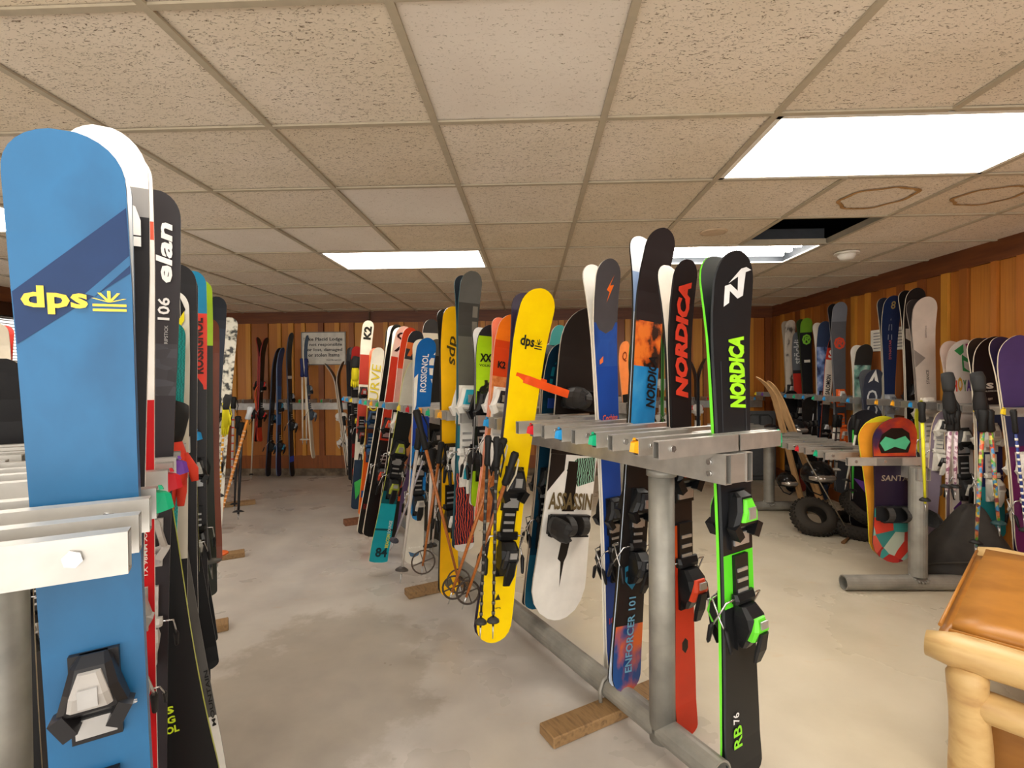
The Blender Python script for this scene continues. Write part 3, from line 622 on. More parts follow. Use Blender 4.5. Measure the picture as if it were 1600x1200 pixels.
ski('black and charcoal ski with white angular emblem and lime lettering, nearest on the middle rack', (1149, 392), (1162, 1216), 53, [(0, .40, '#202124'), (.40, .56, '#1c1d20'), (.56, .66, '#5ad82c'), (.66, 1, '#1b1c1e')], v=.10, edge='#3c4044', base='#22262a',
    curl=.035, bind=('#1a1b1d', '#6ce03a', .485, .655, 1.15), text=[('NORDICA', (-.12, .30), (.155, .29), 90, '#a8f02c', .2, .06), ('76', (-.28, -.12), (.862, .882), 90, '#e6e6e6'), ('RB', (-.28, -.06), (.888, .93), 90, '#8de02c', 0, .02)],
    poly=[([(-.24, .064), (-.105, .060), (-.105, .0935), (-.24, .101)], '#eef0f2', 'emblem'), ([(-.24, .064), (-.105, .060), (.24, .0795), (.105, .0855)], '#eef0f2', 'emblem'), ([(.07, .046), (.26, .037), (.24, .0795), (.105, .0855)], '#eef0f2', 'emblem'), ([(-.16, .059), (.13, .0315), (.26, .028), (.40, .0325), (.26, .037), (.07, .046)], '#eef0f2', 'emblem'),
          ([(-.32, .20), (-.30, .20), (-.30, .36), (-.32, .36)], '#3c4046'), ([(.30, .20), (.32, .20), (.32, .36), (.30, .36)], '#3c4046')],
    mate=dict(label='lime-edged mate pressed behind the nearest lime lettered ski', base='#1f2a26', top='#1b1c1e', kw=dict(edge='#7af03c')))
# ================================================================= SNOWBOARDS
def sb_binding(o, z, W, c='#1c1c1e', front_y=-.006, k=1.0, sd=1):
    """strap-in binding across the board: disc, base, highback, two straps"""
    M = Matrix.Translation((0, front_y, z)) @ Matrix.Diagonal((sd * k, k, k, 1))
    def add(name, fn, mm, par):
        bm = bmesh.new(); fn(bm); bm.transform(M); bmesh.ops.recalc_face_normals(bm, faces=bm.faces); return mesh_obj(name, bm, mm, par)
    b = add('board_binding', lambda bm: (tube(bm, [(0, 0, 0), (0, -.012, 0)], .05, 16), box(bm, -.12, .12, -.022, -.004, -.045, .045), box(bm, -.10, .12, -.05, -.02, -.052, -.044), box(bm, -.10, .12, -.05, -.02, .044, .052)), mat(c, .5), o)
    def hb(bm):
        R = []
        for h, wv, x in ((-.02, .045, .10), (-.07, .05, .118), (-.13, .052, .125), (-.18, .045, .122), (-.205, .025, .115)):
            R.append([(x + .012 * math.cos(a) * 2.2, h, wv * math.sin(a)) for a in [math.radians(q) for q in range(-90, 91, 30)]] + [(x + .008 + .010 * math.cos(a), h, (wv - .01) * math.sin(a)) for a in [math.radians(q) for q in range(90, -91, -30)]])
        rings(bm, R)
    add('highback', hb, mat('#2d2c2c', .5), b)
    for x, r in ((-.065, .06), (.03, .085)):
        def st(bm, x=x, r=r):
            pts = [(x + dx, -.02 - r * math.sin(a), .052 * math.cos(a)) for a in [math.pi * q / 10 for q in range(11)] for dx in (0,)]
            R = [[(p[0] - .018, p[1], p[2]), (p[0] + .018, p[1], p[2]), (p[0] + .018, p[1] + .007, p[2] * .9), (p[0] - .018, p[1] + .007, p[2] * .9)] for p in pts]
            rings(bm, R)
        add('strap', st, mat('#3a3836', .6), b)
    return b
def board(label, tip, tail, wpx, bands, binds=(.3, .72), sd=1, **kw):
    kw.setdefault('shape', BOARD); kw.setdefault('curl', .045)
    o = ski(label, tip, tail, wpx, bands, name='snowboard', cat='snowboard', **kw)
    Ls = SKIS[-1][1] - SKIS[-1][2]; Ls = Ls.length; W = SKIS[-1][3]
    for s in binds: sb_binding(o, Ls * (1 - s), W, k=min(1, W / .25), sd=sd)
    return o
board('tall snowboard, black nose with pale rim and white lower half, hung behind the middle rack', (930, 482), (868, 967), 82, [(0, .48, '#1f1a18'), (.48, 1, '#e9e5dd')], v=.20, binds=(.30, .70), edge='#c9c4b8', base='#2a2523', th=.010, sd=-1,
      poly=[([(.05, .49), (.40, .48), (.42, .56), (.12, .58), (-.12, .53)], MINT, 'graphic'), ([(-.10, .50), (.08, .50), (.10, .66), (-.12, .66)], '#1d1815', 'graphic'), ([(-.06, .74), (.10, .74), (.06, .80), (.02, .82), (-.01, .90), (-.04, .82), (-.10, .81)], '#1d1815', 'graphic'), ([(-.48, .48), (-.16, .48), (-.16, .53), (-.48, .60)], '#241f1d', 'graphic')],
      text=[('ASSASSIN', (-.38, .42), (.60, .655), 0, '#6a5a3c', 0, .03)])
# ================================================================= LEFT RACK
L = dict(rk=RL)
tx, pp = dps_mark(-.42, .44, .1325, .1566, '#f2cd4a')
ski('big blue ski with navy diagonal stripes and yellow lettering, nearest on the left rack', (99, 205), (223, 2300), 143, [(0, 1, DPSBLUE)], Y=.74, yr=700, edge='#2a5a86', base='#1d3c5c', shape=dict(waist=.86, tail=.92, tipr=.5, tailr=.4), th=.012, curl=.02, rk=RL,
    bind=('#232224', '#a8a4a0', .485, .63, .82), text=tx + [('dps', (.1, .35), (.506, .513), 0, '#e8e8e8')],
    poly=[([(-.5, .138), (.49, .060), (.5, .118), (-.475, .182)], '#12305c', 'stripe'), ([(.09, .138), (.5, .1024), (.5, .111), (.17, .140)], DPSBLUE, 'stripe')] + pp,
    mate=dict(label='white-rimmed mate hidden behind the big blue ski', base='#dfe4e8', top='#24508a', kw=dict(curl=.05)))
ski('black ski, reflected light painted white on tip, round white letters, behind the big blue ski', (162, 200), (176, 1900), 108, [(0, .052, '#f1efec'), (.052, .08, '#9a9896'), (.08, 1, '#2a2829')], Y=.88, yr=700, edge='#ece9e4', base='#eae7e2', curl=.04, rk=RL,  # white and grey tip bands paint the light reflected by the gloss
    text=[('ID', (.0, .40), (.066, .11), 90, '#f2f0ec', 0, .06)], bind=('#b9b5ae', '#6b6864', .45, .56, .8))
ski('red ski with white tip half hidden by the round-lettered black ski, with telemark springs', (200, 240), (225, 1720), 60, [(0, .07, '#f4f2ee'), (.07, .09, '#d8604a'), (.09, .27, '#f4f2ee'), (.27, 1, '#c4161c')], Y=.98, yr=700, edge='#e8e4de', base='#c4161c', curl=.03, rk=RL,
    bind=('#9a9894', '#c9c7c4', .50, .60, .8), text=[('TX 98MM XX 172', (.16, .26), (.40, .47), 90, '#ece8e2')])
ski('black ski with silver vertical lettering and numerals, worn at the edges', (243, 298), (222, 1490), 66, [(0, .20, '#2a282a'), (.20, .27, CAMO), (.27, 1, '#29272a')], Y=1.18, yr=650, edge='#3c3a3c', base='#2a282a', curl=.04, rk=RL,
    bind=('#b0aca6', '#1d1d1f', .46, .58, .8), text=[('elan', (.02, .34), (.04, .118), 90, '#d8d6d2', .15, .03), ('106', (.06, .30), (.138, .168), 90, '#c9c7c4', 0, .02), ('RIPSTICK', (.20, .27), (.175, .20), 90, '#8a8886')],
    poly=[([(-.4, .19), (-.06, .19), (-.06, .215), (-.4, .215)], '#e2b41c', 'sticker')])
ski('glossy black ski tip with grey sheen behind the silver lettered ski', (279, 414), (292, 1230), 46, [(0, 1, '#1f1e20')], Y=1.62, yr=640, edge='#e4e2dc', base='#1f1e20', rk=RL, mate=dict(label='mate of the glossy black ski on the left rack', base='#2a2a2c'))
ski('white and yellow ski with black triangle mark and big yellow letters', (271, 455), (276, 1290), 40, [(0, .04, '#dedbd2'), (.04, .3, '#dcd6c4'), (.3, .5, '#c9c2b2'), (.5, 1, '#1d1d1d')], Y=1.48, yr=640, edge='#e9e4d8', base='#dcd6c4', rk=RL,
    bind=('#c9c5bc', '#1b1b1b', .62, .76), text=[('ERK', (-.12, .34), (.035, .14), 90, '#e2d21e', .1, .06)], poly=[([(.02, .030), (.20, .010), (.20, .05)], '#1a1a1a', 'emblem'), ([(.22, .012), (.38, .032), (.22, .05)], '#1a1a1a', 'emblem')])
ski('yellow-rimmed ski tip with small black triangle mark peeking beside the white and yellow ski', (292, 458), (300, 900), 22, [(0, .03, '#d2d84a'), (.03, .10, '#c9c5a8'), (.10, 1, '#26221f')], Y=1.72, yr=640, edge='#d8dc50', base='#26221f', rk=RL, poly=[([(-.25, .10), (0, .055), (.25, .10)], '#1d1d1d', 'emblem')])
ski('teal ribbed ski tip with dark lettering beside the silver lettered ski', (269, 503), (240, 1350), 36, [(0, 1, TEALV)], Y=1.45, yr=640, edge='#d8d4c8', base='#0e6660', rk=RL, text=[('VOLKL', (-.3, .3), (.17, .182), 0, '#0c3230', 0, .03)])
ski('blue, red and black ski with tall dark letters on the red panel', (302, 424), (312, 1130), 34, [(0, .09, '#1c7ea6'), (.09, .26, '#d83a28'), (.26, 1, '#282628')], Y=1.95, yr=640, edge='#ded8cc', base='#1c7ea6', rk=RL, bind=('#1c1c1c', '#b0b0aa', .44, .58),
    text=[('ROSSIGNOL', (-.05, .34), (.10, .225), 90, '#3a1c18', 0, .04)], poly=[([(-.5, .19), (-.5, .27), (.36, .27), (.30, .25)], '#282628', 'graphic')])
ski('lime green ski tip with dark print rising behind the blue and red ski', (316, 439), (326, 930), 26, [(0, .20, '#9cc020'), (.20, 1, '#2a2c22')], Y=2.15, yr=640, edge='#2a3a14', base='#9cc020', rk=RL, text=[('LEGEND', (-.15, .15), (.05, .13), 90, '#3a4a12')])
ski('dull brown ski with pale rim left of the navy ski', (327, 498), (334, 880), 26, [(0, 1, '#6e3a2c')], Y=2.35, yr=640, edge='#c88a78', base='#6e3a2c', rk=RL)
ski('navy ski with round logo tip and orange side, far part of the left rack', (340, 464), (322, 862), 26, [(0, .12, '#232830'), (.12, .88, '#26303e'), (.88, 1, '#1f7aa6')], Y=2.55, yr=640, edge='#e2603c', base='#e2603c', rk=RL, bind=('#1c1c1c', '#d8d4cc', .46, .62), mate=dict(label='orange-based mate of the navy ski with round logo', base='#e5694a'))
ski('wide black ski with yellow edge line and lime block letters, tail swung toward aisle', (186, 480), (308, 1300), 80, [(0, 1, '#161617')], Y=1.26, yr=800, edge='#b9c428', base='#161617', rk=RL, shape=dict(waist=.72, tail=1.05, tipr=.6, tailr=.3, tipw=.6),
    text=[('S', (-.22, -.08), (.738, .752), 0, '#c2d62a', 0, .04), ('G', (-.22, -.08), (.757, .771), 0, '#c2d62a', 0, .04), ('OL', (-.26, -.04), (.776, .790), 0, '#c2d62a', 0, .04)], mate=dict(label='grey mountain-print mate behind the wide black ski with yellow edge', base='#8a8884'))
ski('silver and black patterned ski tail with upright dark word along its edge', (200, 480), (330, 1240), 56, [(0, .5, '#3b3a3a'), (.5, .84, '#5a5856'), (.84, 1, '#dcd8d0')], Y=1.50, yr=800, edge='#2a2a2a', base='#8a8884', rk=RL, text=[('MOUNTAIN', (.30, .40), (.74, .86), 90, '#232323', 0, .02)])
ski('plain black ski tail with rounded end behind the silver patterned tail', (246, 560), (326, 1044), 34, [(0, 1, '#141415')], Y=1.85, yr=800, edge='#2c2c2c', base='#141415', rk=RL, bind=('#b8b4ac', '#1a1a1a', .42, .6))
ski('slender black ski tail reaching the floor by the wooden block', (262, 560), (330, 1003), 22, [(0, 1, '#1a191a')], Y=2.05, yr=800, edge='#8a8880', base='#1a191a', rk=RL)
ski('teal ski tail with cream edges crossing below the left rack', (258, 560), (312, 912), 24, [(0, .6, '#1d8a84'), (.6, 1, '#3a9a94')], Y=2.02, yr=740, edge='#e4dfd0', base='#1d8a84', rk=RL)
board('large black snowboard with orange line and blue tail below the left rack', (305, 600), (316, 872), 50, [(0, .84, '#1f1d20'), (.84, .865, '#d8522c'), (.865, 1, '#1f7eb0')], Y=2.45, yr=740, binds=(.30,), edge='#b9b4a8', base='#1f1d20', rk=RL, shape=BOARD, th=.009)
board('speckled black and white snowboard standing alone past the end of the left rack', (360, 496), (333, 838), 22, [(0, .74, MARBLE), (.74, 1, '#d9d5c8')], Y=3.9, yr=640, binds=(.45,), edge='#b9b4a4', base='#d9d5c8', rk=RL, th=.009)
ski('cream-tipped dark ski at the extreme left edge, in front of the window', (-4, 505), (6, 900), 24, [(0, .5, '#d8cdb8'), (.5, 1, '#1a1a1c')], Y=3.0, yr=660, edge='#c8bda8', base='#a8281c', rk=RL, bind=('#1a1a1a', '#888888', .55, .7), mate=dict(label='red-based mate at the extreme left edge', base='#a82a1e'))
ski('black ski with white lettering leaning before the window at the far left', (18, 572), (34, 900), 26, [(0, 1, '#17171a')], Y=3.4, yr=660, edge='#8a8478', base='#17171a', rk=RL, bind=('#1c2a44', '#e8e8e8', .18, .5), text=[('ROCKER', (-.4, .0), (.05, .3), 90, '#d8d8d8')])
ski('plain black ski on the window side, edge showing left of the big blue ski', (6, 560), (46, 1400), 44, [(0, 1, '#18181b')], Y=1.45, yr=700, edge='#b9a888', base='#18181b', rk=RL, bind=('#1a1a1a', '#8a8a8a', .40, .52))
ski('beige-edged dark ski at the lower left corner, window side of the left rack', (30, 590), (88, 1330), 40, [(0, 1, '#2a2624')], Y=1.62, yr=700, edge='#c8b48c', base='#a8946c', rk=RL, bind=('#1a1a1a', '#c8c4bc', .44, .58))
# ================================================================= EAST RACK BEHIND THE MIDDLE ONE
ski('small orange ski on the rack behind the royal blue ski', (976, 533), (990, 760), 14, [(0, .36, '#f08a4a'), (.36, 1, '#1f1c1a')], Y=4.9, yr=640, rk=RE, edge='#e8a070', base='#f08a4a', text=[('Q', (-.2, .3), (.07, .14), 0, '#8a3a1c')])
ski('dark green ski with white antelope emblem on the rack behind the tallest ski', (994, 530), (990, 780), 16, [(0, 1, '#113a2c')], Y=5.0, yr=640, rk=RE, edge='#3aa84a', base='#113a2c', bind=('#161616', '#222222', .42, .6), text=[('V', (-.25, .25), (.15, .19), 0, '#d8e0d4')])
ski('mustard yellow ski leaning in shadow behind the royal blue ski', (924, 548), (908, 770), 13, [(0, 1, '#c98a1e')], Y=4.6, yr=640, rk=RE, edge='#e0a83a', base='#c98a1e', mate=dict(label='mate of the shaded mustard yellow ski', base='#b87a18'))
# ================================================================= BACK WALL (seen nearly edge-on)
B = dict(rk=RB, Y=YB - .25)
ski('black ski with red side and open tips, leftmost on the back wall', (411, 527), (404, 690), .09, [(0, 1, '#1d1a1c')], edge='#8a2420', base='#1a1a1a', bind=('#1a1a1a', '#c8302c', .46, .7), mate=dict(label='mate of the leftmost red-sided ski on the back wall', base='#222222'), **B)
ski('shorter ski with orange-red tail hanging beside the leftmost back wall ski', (401, 600), (406, 690), .09, [(0, .7, '#b8862a'), (.7, 1, '#d8402c')], edge='#c84a2c', base='#a83a24', **B)
ski('black ski touching the floor, second from the left on the back wall', (431, 543), (418, 744), .10, [(0, 1, '#1a1b20')], edge='#2a3448', base='#1a1b20', bind=('#1a1a1a', '#1f5a78', .55, .74), **B)
ski('dark blue galaxy-print ski on the back wall', (436, 543), (435, 744), .10, [(0, .3, '#2a4a7c'), (.3, .6, '#1f5a9c'), (.6, 1, '#251f3c')], edge='#5a6a88', base='#1a1f30', bind=('#1a1c20', '#2a7a98', .46, .74), **B)
ski('tallest black ski on the back wall with grey edge and blue patch', (450, 520), (456, 744), .10, [(0, .3, '#16161a'), (.3, .32, '#d8d8d8'), (.32, .86, '#1a1e2c'), (.86, .9, '#2348b8'), (.9, 1, '#141416')], edge='#3c4454', base='#14151a', bind=('#1a1a1c', '#8a9098', .45, .62), **B)
ski('pale blue ski with cream tail hanging in front of the sign', (474, 524), (489, 716), .08, [(0, .35, '#4a6a94'), (.35, .6, '#2f4a7c'), (.6, 1, '#cfc8b4')], edge='#d8d0bc', base='#c8c0ac', bind=('#3a4450', '#8a98a4', .44, .62), **B)
ski('grey ski bowing away under the sign, left of the open V pair', (521, 566), (544, 742), .07, [(0, .8, '#2a2422'), (.8, 1, '#6a8a84')], edge='#b8ac9c', base='#3a3230', bind=('#d8d4cc', '#e8e4dc', .48, .68), mate=dict(label='mate forming the open V right under the sign', base='#3a302c'), front=-1, curl=.12, **B)
ski('green ski seen edge-on against the back wall between the tall middle-rack skis', (1036, 500), (1034, 770), .08, [(0, 1, '#2c6a22')], edge='#3a7a2a', base='#1c3a1a', bind=('#cfcac0', '#1a1a1a', .40, .60), mate=dict(label='mate of the edge-on green ski', base='#1a1a1a'), **B)
ski('black ski with thin splayed tips on the back wall right of the red lettered ski', (1090, 560), (1092, 765), .08, [(0, 1, '#161618')], edge='#2a2a2e', base='#1a1a1c', bind=('#d8d4cc', '#c8302c', .42, .60), mate=dict(label='mate of the thin-tipped black ski on the back wall', base='#1c1c1e'), curl=.10, **B)
# ================================================================= RIGHT WALL
W = dict(rk=RW, yr=640)
ski('beige ski with ink drawing, leftmost on the right wall', (1235, 500), (1238, 758), 14, [(0, 1, INK)], v=0.16, edge='#a89e8c', base='#d0c8b8', bind=('#1a1a1a', '#c8c4bc', .42, .6), mate=dict(label='mate of the beige ink-drawing ski', base='#b8ae9c'), **W)
ski('slate grey ski with tall pale lettering above a red panel', (1247, 518), (1252, 772), 14, [(0, .24, '#5c5f63'), (.24, .26, '#2a2a2c'), (.26, .42, '#b03024'), (.42, .86, '#4c4f54'), (.86, 1, '#8a3a30')], v=0.20, edge='#6a6c70', base='#4c4f54', bind=('#1c1c1c', '#c8c4bc', .5, .66), text=[('stöckli', (-.38, .38), (.05, .20), 90, '#c9c9c6')], **W)
ski('black ski with lime tip and round lime emblem', (1260, 497), (1270, 775), 16, [(0, .08, '#6d9c2c'), (.08, 1, '#1e2022')], v=0.16, edge='#3a4438', base='#1e2022', bind=('#151515', '#4a4a4a', .45, .6), text=[('R', (-.2, .3), (.105, .135), 0, '#7ab83a', .2, .04), ('O', (-.34, .42), (.09, .15), 0, '#7ab83a')], poly=[([(-.2, .235), (.3, .235), (.3, .25), (-.2, .25)], '#d8d4c8')], mate=dict(label='mate of the lime-tipped black ski', base='#2c3c20'), **W)
ski('navy ski with icy blue mountain print, white mate behind', (1289, 502), (1284, 790), 17, [(0, .14, '#2f3f5c'), (.14, .45, PEAKS), (.45, 1, '#33455e')], v=0.18, edge='#c0bdb4', base='#e2ddd2', bind=('#161618', '#3a3a3c', .42, .6), mate=dict(label='white-based mate of the mountain print ski', base='#ded8cc', kw=dict(curl=.08)), **W)
ski('slim white ski with red and black tip, leaning left', (1303, 528), (1277, 800), 12, [(0, .06, '#1c1c1e'), (.06, .13, '#c83a28'), (.13, .40, '#ded4c6'), (.40, 1, '#2c2c2e')], v=0.22, edge='#b8482c', base='#ded4c6', text=[('SALOMON', (-.25, .25), (.22, .34), 90, '#2a2a2c', 0, .03), ('S', (-.3, .3), (.07, .12), 0, '#f0e8e0', 0, .04)], bind=('#1c1c1c', '#d8d8d8', .54, .7), **W)
ski('tall grey ski with red ring emblem and orange bindings', (1313, 472), (1316, 770), 19, [(0, .1, '#6d7078'), (.1, .5, '#54555a'), (.5, 1, '#4a4d52')], v=0.20, edge='#84878c', base='#34363a', bind=('#e0662a', '#c8c4bc', .49, .66, 1.1), text=[('O', (-.36, .42), (.18, .245), 0, '#c8462e'), ('R', (-.22, .28), (.195, .23), 0, '#c8462e', .2, .04)], mate=dict(label='dark mate behind the tall grey ski with red ring', base='#1d1e22'), **W)
ski('charcoal ski with teal mountain print below its tip, white mate behind', (1352, 538), (1343, 860), 22, [(0, .12, '#2f2e2c'), (.12, .34, PEAK2), (.34, .42, '#cfd2c6'), (.42, 1, '#1d2426')], v=0.16, edge='#cfc8ba', base='#e4dfd4', bind=('#e2ddd2', '#c9c9c4', .44, .62), mate=dict(label='white-based mate of the teal mountain ski', base='#e2ddd2'), poly=[([(-.3, .66), (.2, .66), (.2, .70), (-.3, .70)], '#2f8a84')], **W)
ski('short indigo ski with white peak logo and tall pale letters', (1367, 577), (1366, 850), 24, [(0, .36, '#3c3f4c'), (.36, .7, PEAKS), (.7, 1, PURP)], v=0.28, edge='#4a4c58', base='#3c3f4c', text=[('CID', (-.3, .25), (.13, .30), 90, '#cfd0d0')], poly=[([(-.28, .085), (0, .0), (.28, .085), (.06, .07), (0, .045), (-.06, .07)], '#e8e6e0', 'emblem')], bind=('#1c1c1c', '#d8d4c8', .60, .74), mate=dict(label='mate of the short indigo ski with white peak logo', base='#5a5c60'), **W)
ski('navy shaped ski with oval loops and gold tip emblem', (1396, 462), (1388, 800), 20, [(0, .5, '#1d2c50'), (.5, 1, '#4a4c54')], v=0.18, edge='#b8b09c', base='#c8bfa8', bind=('#9ea0a4', '#6a6c72', .49, .62, 1.1), shape=dict(waist=.62, tail=.9, tipr=.7, tailr=.3, tipw=1.12), poly=[([(-.14, .2), (-.1, .13), (0, .10), (.1, .13), (.14, .2), (.08, .2), (.06, .14), (0, .12), (-.06, .14), (-.08, .2)], '#7d8496')], text=[('DYNASTAR', (-.08, .08), (.20, .29), 90, '#b8605c'), ('8', (-.12, .16), (.025, .06), 0, '#a8905c')], mate=dict(label='mate of the navy ski with oval loops', base='#2a3040'), **W)
ski('tall black ski with white logo at its side, left of the blush ski', (1432, 450), (1430, 800), 24, [(0, 1, '#1c1a1b')], v=0.16, edge='#d0c8b8', base='#1c1a1b', poly=[([(-.4, .16), (-.12, .17), (-.12, .235), (-.4, .22)], '#cdc6bc', 'emblem')], bind=('#161616', '#9a968e', .46, .6), mate=dict(label='mate behind the tall black ski with white logo', base='#1a1a1c'), **W)
ski('blush white ski with grey triangle and chunky white bindings', (1447, 464), (1455, 778), 29, [(0, .88, '#cdbfb2'), (.88, 1, '#b8aca0')], v=0.22, edge='#8a8078', base='#cdbfb2', bind=('#e9e2d6', '#d8d0c4', .55, .72, 1.3), text=[('ABSOLUTE', (-.30, -.05), (.88, .985), 90, '#5a544e'), ('STANCE', (.0, .12), (.36, .43), 90, '#4a4640'), ('salomon', (.02, .10), (.14, .20), 90, '#8a8078')], poly=[([(-.46, .255), (-.46, .345), (.02, .30)], '#8a8079', 'emblem')], mate=dict(label='mate behind the blush white ski', base='#3a3636'), **W)
ski('white ski with green and magenta tip and rainbow letters', (1505, 531), (1508, 850), 32, [(0, 1, '#d6c8bd')], v=0.20, edge='#b9a99c', base='#d6c8bd', bind=('#242424', '#c9c4b8', .48, .68, 1.2), text=[('H', (-.30, -.12), (.195, .25), 0, '#c8402c', 0, .05), ('O', (-.10, .08), (.18, .25), 0, '#c8963c', 0, .05), ('Y', (.10, .22), (.195, .25), 0, '#3a7a3c', 0, .05), ('A', (.22, .38), (.195, .25), 0, '#6a4a8a', 0, .05)],
    poly=[([(-.3, .05), (-.02, .02), (.06, .06), (-.05, .075)], '#3a8a4a'), ([(.05, .02), (.3, .02), (.44, .08), (.2, .06)], '#a83468'), ([(.0, .07), (.44, .11), (.44, .12), (.1, .10), (.15, .135), (.40, .16), (.1, .15)], '#3a8a4a'), ([(-.4, .82), (-.1, .78), (-.2, 1), (-.4, 1)], '#5a2a6a')],
    mate=dict(label='blush-based mate behind the rainbow lettered ski', base='#cdb8ac'), **W)
ski('narrow indigo ski with turquoise corner left of the navy ski', (1536, 528), (1545, 850), 18, [(0, .3, '#3a3a6a'), (.3, .5, '#2a5a70'), (.5, 1, '#26284a')], v=0.12, edge='#b9a890', base='#3a3a6a', **W)
ski('wide midnight navy ski with small white square logo and teal tail', (1552, 526), (1548, 842), 36, [(0, .34, '#16131a'), (.34, .74, '#1b1f48'), (.74, 1, '#1f7a80')], v=0.18, edge='#d8ccb8', base='#16131a', bind=('#c9c4b8', '#e2ddd2', .48, .70, 1.2), text=[('S', (-.1, .14), (.225, .255), 0, '#e2ddd2', 0, .05), ('SALOMON', (-.2, .25), (.262, .27), 0, '#c8c4bc'), ('QST', (-.05, .1), (.30, .312), 0, '#c8b8a8')], mate=dict(label='white and black mate leaning across the midnight navy ski', base='#2a2422', kw=dict(edge='#e2d8c4')), **W)
ski('violet ski with black crossed straps, rightmost on the right wall', (1588, 524), (1612, 868), 36, [(0, .32, '#4a3a6c'), (.32, .5, '#2e3258'), (.5, 1, '#5a1c4c')], v=0.22, edge='#e2d6c0', base='#4a3a6c', bind=('#e2ddd2', '#d8d0c4', .58, .76, 1.2), mate=dict(label='cream-edged mate of the violet ski', base='#2c2440', kw=dict(edge='#e8dcc4')), **W)
ski('lavender ski standing behind the dotted pole left of the white rainbow ski', (1478, 640), (1446, 880), 20, [(0, 1, '#8a7d8c')], v=0.26, edge='#d8c8a8', base='#8a7d8c', bind=('#d8d4c8', '#1c1c1c', .12, .3), **W)
ski('second lavender ski close to the lower right wall', (1492, 640), (1486, 880), 14, [(0, 1, '#937a86')], v=0.22, edge='#d8c8a8', base='#937a86', **W)
ski('bright yellow-green narrow ski beside the blush white ski', (1438, 625), (1446, 795), 7, [(0, 1, '#c8c82a')], v=0.28, edge='#d8d84a', base='#c8c82a', shape=NARR, **W)
board('short dark snowboard at the back corner by the right wall', (1236, 610), (1238, 776), 20, [(0, 1, '#18181a')], v=0.31, binds=(.25, .75), edge='#2a2a2c', base='#18181a', th=.009, sd=-1, **W)
board('second black snowboard with round binding by the back corner', (1266, 620), (1272, 790), 20, [(0, 1, '#1d1b1a')], v=0.38, binds=(.25, .70), edge='#2a2a2c', base='#18181a', th=.009, sd=-1, **W)
board('black snowboard with purple wedge graphic behind the low rack', (1352, 640), (1352, 880), 40, [(0, .3, '#2a2a30'), (.3, 1, '#1a181c')], v=0.48, binds=(.4,), edge='#8a8078', base='#1a181c', th=.009, poly=[([(-.35, .55), (.4, .62), (.42, .80)], '#5c3a86')], **W)
# ================================================================= LOW RACK
R_ = dict(rk=RR, yr=715)
board('snowboard with goggle-face nose and shard-pattern tail, on the low rack', (1404, 652), (1396, 878), 56, [(0, .27, MOON), (.27, .62, '#251a2c'), (.62, 1, SHARD)], v=-.06, binds=(.66,), edge='#2a2430', base='#1c2440', th=.009,
      poly=[([(-.36, .20), (-.30, .12), (-.12, .075), (.12, .075), (.30, .11), (.36, .18), (.3, .245), (-.3, .25)], '#1b1412', 'graphic'), ([(-.33, .18), (-.22, .135), (0, .155), (.22, .13), (.34, .17), (.24, .225), (0, .205), (-.22, .235)], '#4fae82', 'graphic')],
      text=[('SANTA', (-.3, .3), (.40, .44), 0, '#8a7a6a', .1)], **R_)
board('golden yellow snowboard nose leaning behind the goggle-face board', (1376, 650), (1392, 872), 54, [(0, .04, '#d8cc2c'), (.04, 1, '#e2952e')], v=-.10, Y=None, binds=(), edge='#d8cc2c', base='#e2952e', th=.009, rk=RR, yr=705)
# ================================================================= RACKS
bm = bmesh.new(); holl(bm, 0, 1, -.0125, .0125, 0, .05, .003); AME = bpy.data.meshes.new('arm'); bm.to_mesh(AME); bm.free(); AME.materials.append(ALU)
LOCKC = ['#1f8fd0', '#10a878', '#f0a81c', '#c8202c', '#1f8fd0', '#2a9a4a', '#f2d02a', '#6a3a9a']
LME = {}
def lock_mesh(c):
    if c not in LME:
        bm = bmesh.new()
        rings(bm, [[(-.004, -.015, .004), (.020, -.010, .010), (.030, 0, .012), (.020, .012, .010), (-.004, .015, .004)], [(-.004, -.015, .048), (.014, -.010, .044), (.024, 0, .040), (.014, .012, .044), (-.004, .015, .048)]])
        rings(bm, [[(.004, -.005, .05), (.012, -.005, .05), (.012, .005, .05), (.004, .005, .05)], [(.002, -.003, .058), (.008, -.003, .058), (.008, .003, .058), (.002, .003, .058)]])
        bmesh.ops.recalc_face_normals(bm, faces=bm.faces)
        me = bpy.data.meshes.new('slot_lock'); bm.to_mesh(me); bm.free(); me.materials.append(mat(c, .4)); LME[c] = me
    return LME[c]
bm = bmesh.new(); tube(bm, [(0, 0, 0), (0, .03, 0)], .006, 8); tube(bm, [(0, -.006, 0), (0, 0, 0)], .010, 6); BOLT = bpy.data.meshes.new('bolt'); bm.to_mesh(BOLT); bm.free(); BOLT.materials.append(STEEL)
